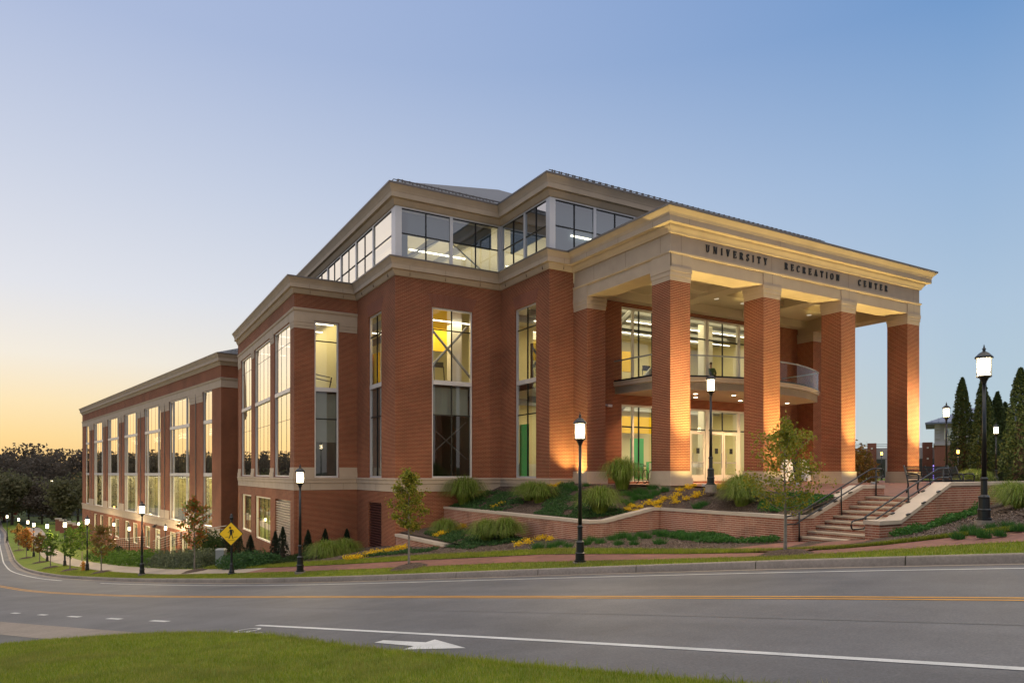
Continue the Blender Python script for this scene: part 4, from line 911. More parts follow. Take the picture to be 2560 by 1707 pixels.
for y in (8.6,10.2,11.8,13.4): m.box(.5,17,y-.09,y+.09,9.2,9.55); m.box(.5,17,y-.09,y+.09,4.4,4.74)
for x in (-6.2,-4.4,-2.6): m.box(x-.08,x+.08,11.9,29,9.9,10.3); m.box(x-.08,x+.08,12.35,29,12.9,13.3)
split(m, 'ceiling_beam', M['steel'], B)
m = MB()
for k in range(9): m.box(-1.0+.33*k,-.72+.33*k,15.2,15.3,5.2,6.6)
split(m, 'locker', M['frame'], B)
roomlight('lobby_light', (9,11,4.6), (14,7), 900, parent=B); roomlight('upper_lobby_light', (9,11,9.4), (14,7), 900, parent=B)
roomlight('gym_light', (-4.2,16,8.55), (5,7), 620, parent=B); roomlight('gym_high_light', (3,17,12.2), (17,6), 950, parent=B, col=(1,.83,.50))
roomlight('bay_light', (-9,26,9.9), (2.5,15), 420, parent=B); roomlight('store_light', (-8.9,27,-.85), (2,14), 1300, parent=B)
roomlight('gym_up', (1,16,12.0), (15,6), 220, parent=B, rot=(pi,0,0), col=(1,.83,.50)); roomlight('court_light', (-9,26,4.8), (2,12), 30, parent=B); roomlight('studio_light', (-4.3,15,4.8), (3,4), 26, parent=B)
# in-ground uplights in front of the columns
for x in cxs:
    l = bpy.data.lights.new('uplight', 'SPOT'); l.energy = 5400; l.color = (1,.78,.27); l.spot_size = radians(48); l.spot_blend = 1; l.shadow_soft_size = .06
    o = bpy.data.objects.new('uplight', l); COL.objects.link(o); o.location = (x+.74,-1.15,.12); o.rotation_euler = (radians(180-12),0,0); o.parent = B
    l = bpy.data.lights.new('uplight', 'SPOT'); l.energy = 420; l.color = (1,.78,.28); l.spot_size = radians(120); l.spot_blend = 1; l.shadow_soft_size = .06
    o = bpy.data.objects.new('uplight', l); COL.objects.link(o); o.location = (x+.74,-1.15,.10); o.rotation_euler = (radians(180-25),0,0); o.parent = B
for x, y, r in ((-.55,6.1,(0,0)),):
    l = bpy.data.lights.new('uplight', 'SPOT'); l.energy = 1000; l.color = (1,.78,.28); l.spot_size = radians(110); l.spot_blend = 1; l.shadow_soft_size = .06
    o = bpy.data.objects.new('uplight', l); COL.objects.link(o); o.location = (x,y,.15); o.rotation_euler = (radians(180),radians(6),0); o.parent = B
mb = MB()
for x in cxs: mb.lathe([(.11,-.06),(.11,.03),(.09,.05)], x+.74, -1.15, 12)
split(mb, 'uplight_fitting', M['steel'], B)
# security cameras
mb = MB(); mb.box(1.45,1.56,6.62,6.77,3.85,3.97); mb.tube([(1.5,6.62,3.9),(1.9,6.5,3.86),(2.05,6.45,3.84)], .045, 8); mb.box(1.85,2.1,6.4,6.52,3.78,3.9); mb.build('security_camera', M['frame'], B)
# ------------------------------------------------------------------ the long wing, turned ten degrees
WL = (-11.49, 40.89, 0); WR = radians(9.745); LEN = 66.4
fT = Fr((0,LEN), (0,-1), B, WL, WR); ty = lambda y: LEN-y
fF = Fr((0,0), (1,0), B, WL, WR)
WV = [(4.95,2.42),(16.0,9.06),(26.4,19.4),(36.75,29.7),(46.8,39.7),(56.75,49.9),(63.45,60.55)]
LW = [(57,54.6),(52.6,50),(46.8,44.2),(42.4,39.7),(36.5,34),(32.3,29.8),(26.3,23.9),(16.1,13.8),(11.8,9.6),(6.8,4.6)]
mb = MB()
wall(fT, mb, 0, LEN, -10, 9.42, [(ty(a),ty(b),-4.15,7.6) for a,b in WV]+[(ty(a),ty(b),-7.75,-5.35) for a,b in LW]+[(ty(21.9),ty(19.6),-8.05,-5.4)], .3)
wall(fF, mb, 0, 22, -9, 9.42, [], .3)
mb.build('wing_wall', M['brick'], B, WL, WR)
wp = [(0,LEN),(0,0),(22,0)]
mb = MB(); mb.sweep([(-.02,-5.0),(.03,-5.0),(.03,-4.5),(.08,-4.47),(.08,-4.28),(.13,-4.25),(.13,-4.18),(-.02,-4.15)], wp); mb.build('water_table', M['stone'], B, WL, WR)
mb = MB(); mb.sweep([(-.02,7.6),(.03,7.6),(.03,8.2),(.08,8.23),(.12,8.38),(-.02,8.42)], wp); mb.build('head_band', M['stone'], B, WL, WR)
mb = MB(); mb.sweep([(-.03,9.41),(.05,9.41),(.15,9.6),(.18,9.68),(.18,9.71),(.32,9.73),(.32,10.02),(.35,10.04),(.42,10.2),(.47,10.3),(-.03,10.31)], wp); mb.build('wing_cornice', M['stone'], B, WL, WR)
mb = MB(); mb.sweep([(.3,10.3),(.49,10.295),(.495,10.38),(.3,10.4)], wp); mb.build('gutter', M['gutter'], B, WL, WR)
mb = MB(); h = 6
mb.poly([(-.45,-.45,10.38),(22,-.45,10.38),(22,h,10.38+.4*h),(h,h,10.38+.4*h)]); mb.poly([(-.45,LEN,10.38),(-.45,-.45,10.38),(h,h,10.38+.4*h),(h,LEN,10.38+.4*h)]); mb.build('wing_roof', M['seam'], B, WL, WR)
mb = MB()
for off in (.5,1.0):
    z = 10.46+.4*off; mb.tube([(off,off-.45,z),(22,off-.45,z)], .03, 5)
    for k in range(36): mb.box(off+.3+k*.55,off+.4+k*.55,off-.5,off-.4,z-.1,z+.06)
mb.build('snow_guard', M['steel'], B, WL, WR)
mb = MB()
ed = [66.4]+[v for a,b in WV[::-1] for v in (a,b)]+[0]
for k in range(0, len(ed), 2):
    a, b = ed[k], ed[k+1]
    gaps = [(a,b)] if a-b < 2.7 else [(a,(a+b)/2+.06),((a+b)/2-.06,b)]
    if k in (0, len(ed)-2): continue
    for p, q in gaps:
        mb = MB()
        for z0, z1, o in ((6.75,7.0,.02),(7.01,7.3,.04),(7.31,7.595,.06)): fT.box(mb, ty(p), ty(q), z0, z1, -o, .2)
        mb.build('pier_capital', M['stone'], B, WL, WR)
        fT.box(mb:=MB(), ty(p), ty(q), -4.15, -3.3, -.06, .2); mb.build('pier_base', M['stone'], B, WL, WR)
mb = MB()
for k in range(2, len(ed)-2, 2):
    m_ = (ed[k]+ed[k+1])/2; fT.box(mb, ty(m_)-.05, ty(m_)+.05, -4.1, 7.58, -.07, .0)
split(mb, 'downpipe', M['gutter'], B, WL, WR)
for a, b in WV:
    u0, u1 = ty(a), ty(b); big = u1-u0 > 4
    window(fT, u0, u1, -4.15, 7.6, .06, .09, bars=(.33,4.92), vthick=(u0+1.14,u1-1.14) if big else (), vm=[u0+1.14+(u1-u0-2.28)*k/3 for k in (1,2)] if big else [(u0+u1)/2], hm=(-1.3,), glass='glass_west', barh=.30, thin=True)
for a, b in LW: window(fT, ty(a), ty(b), -7.75, -5.35, .1, .1, vm=[(ty(a)+ty(b))/2], frame='whiteframe', glass='glass')
u0, u1 = ty(21.9), ty(19.6); mb = MB()
for a_, b_, c_, d_ in ((u0,u0+.12,-8.05,-5.4),(u1-.12,u1,-8.05,-5.4),(u0+.12,u1-.12,-5.55,-5.4),(u0+.12,u1-.12,-6.35,-6.2),((u0+u1)/2-.08,(u0+u1)/2+.08,-8.05,-6.35)): fT.box(mb, a_, b_, c_, d_, .08, .2)
dw = fT.build(mb, 'door', M['whiteframe']); mb = MB(); mb.poly([fT.P(u0,-8.0,.15),fT.P(u1,-8.0,.15),fT.P(u1,-5.45,.15),fT.P(u0,-5.45,.15)]); fT.build(mb, 'pane', M['glass'], dw)
mb = MB(); mb.lathe([(.02,-5.0),(.16,-5.05),(.2,-5.2),(.14,-5.25)], -.3, 20.7, 10); mb.tube([(0,20.7,-4.95),(-.3,20.7,-5.0)], .03, 6); mb.build('wall_light', M['black'], B, WL, WR)
for z0, z1, en, nm in ((-8.05,-5.02,4800,'wing_ground_room'),(-4.14,.15,8500,'wing_middle_room'),(.45,4.75,70,'wing_upper_room')):
    room(nm, .45, 6.5, .5, LEN-.4, z0, z1, 'cream', 'carpet', 'white', 'nes', B, WL, WR)
    l = roomlight(nm+'_light', (0,0,0), (5,60), en, (1,.82,.42), B); l.location = (-11.49+3.6*cos(WR)-33*sin(WR), 40.89+3.6*sin(WR)+33*cos(WR), z1-.1); l.rotation_euler = (0,0,WR)
room('wing_attic_room', .45, 6.5, .5, LEN-.4, 5.05, 7.5, 'cream', 'cream', 'white', 'nes', B, WL, WR)
mb = MB()
for a, b in WV:
    for y in np.linspace(b+.9, a-.9, 3 if a-b > 4 else 1):
        for z0, z1 in ((-4.14,.1),(.45,4.7)): mb.box(1.5,1.95,y-.22,y+.22,z0,z1)
split(mb, 'interior_column', M['white'], B, WL, WR)
mb = MB()
for y in np.arange(2, 65, 3.2):
    for z in (-.05,4.55,-5.2): mb.box(1.6,4.8,y-.06,y+.06,z,z+.04)
split(mb, 'strip_light', M['striplight'], B, WL, WR)
# ------------------------------------------------------------------ street lamps
def make_lamp(loc, label, glow='lampglow', energy=760, col=(1,.76,.42), z_off=0., name='street_lamp'):
    e = empty(name, loc); tag(e, label, 'street lamp', 'lantern street lamps')
    MB().lathe([(.21,-.25),(.21,.04)], seg=14).build('footing', M['concrete'], e)
    MB().lathe([(.165,.04),(.165,.09),(.135,.10),(.135,.26),(.145,.27),(.145,.30),(.122,.32),(.118,.56),(.125,.58),(.125,.61),(.09,.64),(.072,.66),(.070,1.0),(.085,1.02),(.085,1.06),(.06,1.09)], seg=14).build('base', M['black'], e, smooth=False)
    MB().lathe([(.058,1.09),(.040,3.36)], seg=12).build('pole', M['black'], e, smooth=True)
    b = MB().lathe([(.045,3.36),(.06,3.42),(.10,3.50),(.165,3.53),(.165,3.56)], seg=8, rot=pi/8)
    for k in range(8):
        t = 2*pi*k/8+pi/8; x, y = .15*cos(t), .15*sin(t); b.tube([(x,y,3.55),(x,y,4.0)], .009, 4)
    b.lathe([(.158,3.63),(.158,3.645)], seg=8, rot=pi/8)
    b.lathe([(.19,3.98),(.20,4.0),(.19,4.03),(.10,4.12),(.035,4.16),(.03,4.19),(.045,4.21),(.02,4.25),(.004,4.33)], seg=8, rot=pi/8)
    b.build('lantern', M['black'], e)
    g = MB().lathe([(.135,3.57),(.135,3.975)], seg=8, rot=pi/8).build('lantern_glass', M[glow], e)
    l = bpy.data.lights.new('lamp_light', 'POINT'); l.energy = energy; l.color = col; l.shadow_soft_size = .12
    o = bpy.data.objects.new('lamp_light', l); COL.objects.link(o); o.location = (0,0,3.78); o.parent = e
    g.visible_shadow = False
    return e
lamp0 = make_lamp((-8.16,-5.05,Txy(-8.16,-5.05)-.02), 'black lantern street lamp on the verge in front of the stepped brick retaining wall')
def lampcopy(x, y, label, z=None, sc=1):
    c = copy_tree(lamp0); c.location = (x, y, (Txy(x,y) if z is None else z)-.02); c['label'] = label; c.rotation_euler = (0,0,random.uniform(0,.6)); c.scale = (sc,sc,sc); return c
lampcopy(-1.35,-12.4,'lit black lantern street lamp nearest the right edge, beside the stair wall', -.70)
lampcopy(-.14,-2.33,'lit lantern lamp on a pale footing before the portico entrance doors', .02)
lampcopy(-13.16,6.97,'lit lantern street lamp in front of the louvred brick corner of the building', -3.46)
far = [(-17.97,24.87,-5.42,'tall lit lantern street lamp left of the pedestrian sign, before the hedge'),(-20.97,40.41,-6.97,'lit lantern street lamp beside the fire hydrant'),
 (-22.85,51.78,-7.84,'lit lantern street lamp by a green young tree, next down the verge from the hydrant'),(-24.88,64.53,-8.73,'lit lantern street lamp two down the verge from the hydrant, its foot beside bare mulch'),
 (-26.86,76.4,-9.27,'lit lantern street lamp on the left verge just right of the orange young tree'),(-28.37,88.7,-9.65,'lit lantern street lamp on the left verge standing in the orange young tree'),
 (-30.4,101,-9.95,'lit lantern lamp in the far row, third before the amber light'),(-32.9,113,-10.1,'lit lantern lamp in the far row, second before the amber light'),(-36,127,-10.3,'lit lantern lamp in the far row, next before the amber light')]
for x, y, z, lb in far: lampcopy(x, y, lb, z)
p0 = make_lamp((-40.5,143,-10.4), 'amber street light at the far end of the kerb-side lamp row', 'lampamber', 200, (1,.5,.12))
for x, y, z, lb in ((-17.81,53.85,-8.0,'lit lantern lamp standing at the left end of the hedge before the wing'),(-18.9,68.5,-8.5,'lit lantern lamp close to the wing wall, behind the railing'),(-22.6,83,-9.2,'lit lantern lamp close to the far end of the wing, behind the oak-brown young tree'),(-14.9,51.5,-7.9,'short lit lantern lamp between the hedge and the lower wing windows')):
    lampcopy(x, y, lb, z, .86)
def at(px, D):                                           # world position on the picture column px at depth D
    u = (px-1280)/1750; return (CAM[0]+D*(cos(HEAD)*u+sin(HEAD)), CAM[1]+D*(-sin(HEAD)*u+cos(HEAD)))
x, y = at(2366,35.8); lampcopy(x, y, 'lit lantern lamp behind the benches, just right of the last portico column', -.2)
x, y = at(2490,37); lampcopy(x, y, 'lit lantern lamp among the tall cypresses at the right', -.2, .78)
for px, D, lb in ((2204,62,'amber post light seen between the two right-hand portico columns'),(2395,42,'amber post light in front of the leftmost cypress')):
    x, y = at(px, D); c = copy_tree(p0); c.location = (x,y,-.15); k_ = .62 if px < 2300 else .5; c.scale = (k_,k_,k_); c['label'] = lb
x, y = at(105, 150); e = empty('emergency_phone_post', (x,y,-10.6)); tag(e, 'slim post with a bright blue emergency light far down the street', 'post')
MB().lathe([(.16,-.3),(.16,2.9),(.1,3.0)], seg=10).build('post', M['black'], e); MB().lathe([(.09,3.0),(.14,3.1),(.14,3.35),(.05,3.45)], seg=10).build('beacon', M['bluelight'], e)
for px, D, lb, hh in ((130,210,'far slender street light with a white lamp near the dark woods',9),(43,190,'far street light with a white lamp above the road at the left edge',9.5)):
    x, y = at(px, D); e = empty('street_light', (x,y,-11)); tag(e, lb, 'street light'); MB().tube([(0,0,-.2),(0,0,hh)], .08, 6).build('pole', M['steel'], e)
    MB().box(-.25,.25,-.15,.15,hh,hh+.22).build('lamp_head', M['lampglow'], e)
# ------------------------------------------------------------------ pedestrian sign
sx, sy = at(579,32.3); sz = Txy(sx,sy)
e = empty('pedestrian_sign', (sx,sy,sz), -HEAD+radians(4)); tag(e, 'yellow diamond pedestrian crossing sign on a black decorative post by the kerb', 'sign')
MB().lathe([(.17,-.2),(.17,.05),(.12,.08),(.13,.12),(.10,.2),(.075,.42),(.085,.45),(.06,.5),(.05,.55),(.048,2.42),(.07,2.44),(.05,2.5),(.085,2.57),(.09,2.62),(.05,2.68),(.07,2.72),(.01,2.8)], seg=12).build('post', M['black'], e, smooth=False)
M['signyellow'] = simple('sign_yellow', (.78,.50,.01), .45, 0, .5, .03, 4)
def diamond(mb, r, y0, y1, zc):
    p = [(0,zc-r),(r,zc),(0,zc+r),(-r,zc)]; mb.hexa([(p[0][0],y0,p[0][1]),(p[1][0],y0,p[1][1]),(p[1][0],y1,p[1][1]),(p[0][0],y1,p[0][1]),(p[3][0],y0,p[3][1]),(p[2][0],y0,p[2][1]),(p[2][0],y1,p[2][1]),(p[3][0],y1,p[3][1])])
zc = 1.87
mb = MB(); diamond(mb, .56, -.085, -.06, zc); b_ = mb.build('sign_border', M['black'], e)
mb = MB(); diamond(mb, .52, -.089, -.08, zc); mb.build('sign_face', M['signyellow'], b_)
mb = MB()
def pp(pts, y=-.094): mb.poly([(x, y, zc+z) for x, z in pts])
for k in range(1): pp([(-.035+.05*cos(2*pi*j/14), .285+.05*sin(2*pi*j/14)) for j in range(14)])
pp([(-.03,.215),(.05,.205),(.075,.10),(.06,-.02),(-.045,-.02),(-.05,.1)])
pp([(-.045,.20),(-.03,.15),(-.115,.07),(-.15,.075),(-.15,.055),(-.10,.045)][::-1]); pp([(.04,.205),(.115,.165),(.135,.05),(.105,.045),(.09,.14),(.05,.15)][::-1])
pp([(-.045,-.02),(.01,-.02),(-.035,-.14),(-.075,-.225),(-.115,-.225),(-.075,-.12)][::-1]); pp([(0,-.02),(.06,-.02),(.085,-.13),(.115,-.225),(.075,-.225),(.045,-.12)][::-1])
for z, a, b in ((-.16,-.26,-.10),(-.16,.12,.30),(-.31,-.16,.17)): pp([(a,z-.012),(b,z+.02),(b,z+.035),(a,z+.005)])
mb.build('pedestrian_symbol', M['black'], b_)
# ------------------------------------------------------------------ trees and plants
M['bark'] = simple('pale_bark', (.22,.19,.16), .9, 0, .2, .3, 9); M['darkbark'] = simple('dark_bark', (.06,.045,.035), .9, 0, .2, .3, 9)
LEAF = {'maple_red': [(0.075,0.135,0.018),(0.150,0.195,0.030),(0.330,0.150,0.030),(0.450,0.105,0.030),(0.105,0.150,0.022)], 'olive': [(0.112,0.160,0.016),(0.192,0.224,0.024),(0.320,0.256,0.032),(0.160,0.176,0.016)],
        'green': [(0.064,0.136,0.019),(0.128,0.208,0.032),(0.160,0.240,0.032),(0.080,0.144,0.019)], 'rust': [(0.150,0.135,0.030),(0.285,0.165,0.045),(0.240,0.135,0.038),(0.120,0.135,0.030)], 'orange': [(0.495,0.154,0.033),(0.385,0.176,0.044),(0.220,0.176,0.033),(0.550,0.198,0.066)],
        'dark': [(.008,.018,.007),(.014,.028,.010),(.010,.022,.012)], 'cypress': [(.035,.06,.02),(.05,.08,.025),(.07,.09,.03)], 'juniper': [(0.039,0.098,0.029),(0.065,0.143,0.039),(0.026,0.065,0.023)],
        'hedge': [(0.070,0.140,0.017),(0.126,0.224,0.028),(0.049,0.098,0.014)], 'sage': [(0.098,0.119,0.070),(0.140,0.168,0.098),(0.070,0.084,0.049)], 'shrub': [(.02,.04,.010),(.035,.065,.015),(.05,.08,.02)],
        'yellow': [(.85,.56,.02),(.92,.68,.04),(.80,.50,.015),(.60,.46,.04)], 'fountain': [(.09,.15,.018),(.14,.22,.025),(.20,.28,.035),(.28,.29,.09),(.08,.13,.015)], 'tuft': [(0.030,0.105,0.021),(0.060,0.165,0.030),(0.045,0.135,0.024)],
        'redtree': [(.30,.05,.03),(.22,.07,.03),(.38,.08,.04)], 'fargreen': [(.09,.09,.045),(.13,.13,.06),(.16,.14,.07)], 'farbrown': [(.10,.08,.06),(.13,.10,.075),(.08,.07,.052)]}  # farbrown is paled so the leaf colour carries the distance haze
for k_, v_ in LEAF.items(): M['leaf_'+k_] = leafmat('leaf_'+k_, v_, .25 if k_ in ('dark','cypress') else .5 if k_ in ('yellow','farbrown','fargreen') else .35)
def leaves(P, size, asp=.6, flat=.0):                    # diamond leaves at points P
    P = np.asarray(P, float); k = len(P); a = np.random.randn(k,3); a /= np.linalg.norm(a,axis=1)[:,None]; b = np.random.randn(k,3); b -= (b*a).sum(1)[:,None]*a; b /= np.linalg.norm(b,axis=1)[:,None]
    s = size*(.6+.8*np.random.rand(k))[:,None]; V = np.stack([P-a*s, P+b*s*asp, P+a*s, P-b*s*asp], 1).reshape(-1,3); return V, np.arange(4*k).reshape(-1,4)
def young_tree(h, crown, kind, nl, seed, z0=.32, shape='oval', lsz=.06):
    rnd = random.Random(seed); np.random.seed(seed); tb = MB()
    tp = [(0,0,-.15),(.01,0,h*.3),(.0,.02,h*.6),(.02,0,h*.98)]; tb.tube(tp, [.05,.035,.022,.006], 7, cap=False)
    P = []; nb = 26
    for i in range(nb):
        f = i/(nb-1); z = h*(z0+.02+(.60)*f); ang = i*2.4+rnd.uniform(-.4,.4)
        prof = (sin(pi*min(1,(f*.80+.20)))**.75 if shape == 'oval' else (1-f*.75) if shape == 'cone' else sin(pi*min(1,f*.7+.3)))
        L = crown*max(.15,prof)*rnd.uniform(.62,1.12); rise = L*rnd.uniform(.35,.9)
        a = (0,0,z); m_ = (L*.5*cos(ang), L*.5*sin(ang), z+rise*.35); b = (L*cos(ang), L*sin(ang), z+rise)
        tb.tube([a,m_,b], [.013,.008,.003], 4, cap=False)
        q = max(3, int(nl/nb/14)); cl = []
        for _ in range(q):
            t = rnd.uniform(.25,1.05); c = np.array(a)*(1-t)+np.array(b)*t+np.array([0,0,-.2*t*(1-t)*L]); cl.append(c+np.random.randn(3)*.06*crown)
        for c in cl:
            k = int(14*rnd.uniform(.5,1.5)); P.append(c+np.random.randn(k,3)*np.array([.085,.085,.07])*crown*1.15)
    k = nl//12; P.append(np.array([0,0,h*.93])+np.random.randn(k,3)*np.array([.07,.07,.045*h]))
    V, F = leaves(np.concatenate(P), lsz); return tb, fastmesh('crown', V, F, M['leaf_'+kind])
def put_tree(px, D, h, crown, kind, nl, seed, label, shape='oval', z0=.32, lsz=.06, z=None, ring=True, name='young_tree', group='young street trees'):
    x, y = at(px, D); zz = Txy(x,y) if z is None else z
    e = empty(name, (x,y,zz)); tag(e, label, 'tree', group); tb, cm_ = young_tree(h, crown, kind, nl, seed, z0, shape, lsz)
    tb.build('trunk', M['bark'], e, smooth=True); link('crown', cm_, e)
    if ring:
        m = MB(); 
        for k in range(14): 
            a, b = 2*pi*k/14, 2*pi*(k+1)/14
            f = lambda r, t, dz: (r*cos(t), r*sin(t), (Txy(x+r*cos(t),y+r*sin(t))-zz if z is None else 0)+dz)
            m.poly([f(.12,a,.13),f(.4,a,.10),f(.4,b,.10),f(.12,b,.13)]); m.poly([f(.4,a,.10),f(.68,a,.0),f(.68,b,.0),f(.4,b,.10)])
        m.build('mulch_ring', M['mulch'], e)
    return e
put_tree(1963,17.3,3.35,.98,'olive',4600,11,'young tree with thin olive and rust leaves in front of the outdoor steps',z0=.27,lsz=.036)
put_tree(1022,24.5,3.3,.72,'olive',4600,12,'slim young tree with dense yellow-green leaves by the short low wall',z0=.36,lsz=.043)
put_tree(486,38,3.95,.98,'maple_red',1500,13,'young maple turning red at the top, left of the pedestrian sign',z0=.32,lsz=.075)
put_tree(253,48.6,3.2,.9,'rust',1150,14,'young tree with a rounded brownish crown right of the hydrant',z0=.34,lsz=.08)
put_tree(175,55.5,3.4,.85,'green',1250,15,'young tree with a full green crown left of the hydrant',z0=.30,lsz=.085)
put_tree(126,61.5,3.1,.85,'green',1200,16,'young green tree on the verge, second to the left of the hydrant',z0=.30,lsz=.09)
put_tree(99,71,2.9,.8,'rust',1400,17,'small thin brown tree on the verge beside the curving walk',z0=.3,lsz=.1)
put_tree(66,79.5,3.3,1.0,'orange',1800,18,'young tree with pale orange leaves at the left verge',z0=.3,lsz=.1)
put_tree(47,92,3.3,1.0,'rust',1400,19,'small brownish tree beyond the orange one, near the left edge',z0=.3,lsz=.11)
put_tree(205,66,3.5,1.1,'green',1600,20,'light green young tree on the lawn beyond the curving path',z0=.28,lsz=.09,ring=False)
def fountain_mesh(name, r, h, k, seed, kind='fountain'):
    np.random.seed(seed); a = np.random.rand(k)*2*pi; rad = r*.22*np.sqrt(np.random.rand(k)); P0 = np.stack([np.cos(a)*rad, np.sin(a)*rad, np.zeros(k)], -1)
    d = a+np.random.randn(k)*.55; q = np.random.rand(k)**.75; out = r*(.08+.92*q)*(.75+.5*np.random.rand(k)); L = h*(.55+.6*np.random.rand(k))*(1-.22*q)
    ff = [0,.14,.42,.75,1.]; zz = [0,.55,.92,1.0,.0]; PS = []
    for f, z in zip(ff, zz):
        zt = z if f < 1 else 1.02-.55*q**1.4
        PS.append(P0+np.stack([np.cos(d)*out*f, np.sin(d)*out*f, L*zt*(1-.10*q*f)], -1))
    w_ = .0045+.004*np.random.rand(k); W = np.stack([-np.sin(d)*w_, np.cos(d)*w_, np.zeros(k)],-1); ws = [1,1,.9,.65,.12]
    V = np.stack([p for P_, f in zip(PS, ws) for p in (P_-W*f, P_+W*f)],1).reshape(-1,3); b = np.arange(k)[:,None]*10
    F = np.concatenate([b+np.array([2*m,2*m+1,2*m+3,2*m+2]) for m in range(4)],1).reshape(-1,4); return fastmesh(name, V, F, M['leaf_'+kind])
FM = [fountain_mesh('fountain_grass', .95, .95, 2000, 31+i) for i in range(3)]
def clump(x, y, z, sc, label, i=0, zs=1.): o = link('fountain_grass', FM[i % 3], None, (x,y,z), random.uniform(0,6), (sc,sc,sc*zs)); tag(o, label, 'ornamental grass', 'ornamental fountain grass clumps'); return o
clump(-4.05,10.6,-1.15,1.35,'largest dark grass clump against the corner block wall in the raised bed',0,1.1)
clump(-3.0,5.2,-.9,1.0,'grass clump in the raised bed below the narrow lit window, yellow flowers at its right',1)
clump(-3.0,6.1,-.8,.9,'grass clump tucked behind the one below the narrow lit window',2)
clump(-.95,1.9,-.22,1.1,'tall grass clump in front of the bicycles and the left column',2,1.25)
clump(-3.35,.3,-1.1,1.1,'bright green grass clump just behind the street lamp in the raised bed',0)
clump(-.55,-4.2,-.72,.95,'left one of the two grass clumps above the brick wall near the slim tree by the steps',1)
clump(.0,-3.6,-.45,.9,'grass clump beside the paved plaza, right of the lamp on its footing',2)
clump(-6.05,8.6,-2.6,.95,'grass clump in the lower bed beside the end of the long brick wall',0)
clump(-6.2,4.2,-2.4,1.0,'left half of the pair of grass clumps before the long brick wall',1)
clump(-5.75,3.4,-2.3,1.0,'right half of the pair of grass clumps before the long brick wall',2)
clump(-10.6,12.4,-3.95,1.2,'broad grass clump in front of the small dark conifers at the brick corner',0)
clump(-9.6,12.8,-3.85,1.1,'grass clump beside the dark louvre door, right of the small conifers',1)
clump(1.1,-12.2,-.6,.82,'large grass clump at the right edge behind the nearest lamp',2)
clump(2.6,-11.2,-.5,.75,'grass clump against the right wall at the picture edge',1)
x, y = at(2440,37); clump(x,y,-.3,1.0,'grass clump behind the benches, left of the cypresses',0)
x, y = at(2425,41); clump(x,y,-.3,1.0,'second grass clump behind the benches',1)
# yellow flower clumps
def flower_mesh(seed, k=170):
    np.random.seed(seed); P = np.random.randn(k,3)*np.array([.085,.085,.045])+np.array([0,0,.08]); P[:,2] = np.abs(P[:,2]); V, F = leaves(P, .026, .55); return fastmesh('flower_clump', V, F, M['leaf_yellow'])
YM = [flower_mesh(51+i) for i in range(4)]
def flower(x, y, z, label, sc=1): o = link('flower_clump', random.choice(YM), None, (x,y,z), random.uniform(0,6), sc*random.uniform(.8,1.25)); tag(o, label, 'flowers', 'clumps of low yellow flowers'); return o
bedpt = lambda px, py: None
def bed_hit(px, py):                                     # where the view through a picture point meets the raised bed
    u, v = (px-1280)/1750, (1182-py)/1750
    for t in np.arange(20, 40, .02):
        x, y = CAM[0]+t*(cos(HEAD)*u+sin(HEAD)), CAM[1]+t*(-sin(HEAD)*u+cos(HEAD)); z = CAM[2]+t*v
        if -4.7 < x < 1.0 and y < 11.5 and z < float(bed_z(x,y)): return x, y, float(bed_z(x,y))
def ground_hit(px, py, dz=.03):
    u, v = (px-1280)/1750, (1182-py)/1750
    for t in np.arange(12, 60, .04):
        x, y = CAM[0]+t*(cos(HEAD)*u+sin(HEAD)), CAM[1]+t*(-sin(HEAD)*u+cos(HEAD)); z = CAM[2]+t*v
        if z < Txy(x,y)+dz: return x, y, Txy(x,y)+dz
for px, py in ((1570,1277),(1582,1268),(1588,1281),(1600,1270),(1622,1262),(1640,1262),(1650,1258),(1660,1250),(1645,1270),(1685,1248),(1695,1240),(1700,1228),(1720,1222),(1732,1218),(1745,1215),(1690,1258),(1715,1250),(1738,1245),(1745,1240),(1770,1228),(1800,1222),(1812,1222),(1830,1216)):
    h_ = bed_hit(px, py)
    if h_: flower(*h_, 'low yellow flower clump in the mulch of the raised bed by the portico lamp')
for px, py in ((1330,1229),(1345,1238),(1358,1220),(1375,1215),(1388,1217),(1400,1212),(1412,1208),(1425,1206),(1437,1203),(1450,1201),(1235,1270),(1245,1266),(1255,1262)):
    h_ = bed_hit(px, py)
    if h_: flower(*h_, 'low yellow flower clump at the back of the raised bed along the building wall')
for px, py in ((1090,1340),(1105,1336),(1118,1331),(1130,1327),(1142,1323),(1155,1319),(1165,1316),(1172,1312)):
    h_ = ground_hit(px, py, .1) or (0,0,-50); flower(*h_, 'low yellow flower clump in the slanting row above the short low wall', 1.1)
for px, py in ((922,1390),(935,1387),(948,1384),(960,1381),(972,1378),(985,1376),(998,1374),(1010,1371),(870,1399),(885,1398),(897,1396)):
    h_ = ground_hit(px, py, .05) or (0,0,-50); flower(*h_, 'low yellow flower clump in the row below the short low wall', 1.15)
for px, py in ((1295,1365),(1320,1358),(1345,1350),(1358,1346),(1375,1350)):
    h_ = ground_hit(px, py, .05) or (0,0,-50); flower(*h_, 'low yellow flower clump at the foot of the long brick wall', 1.0)
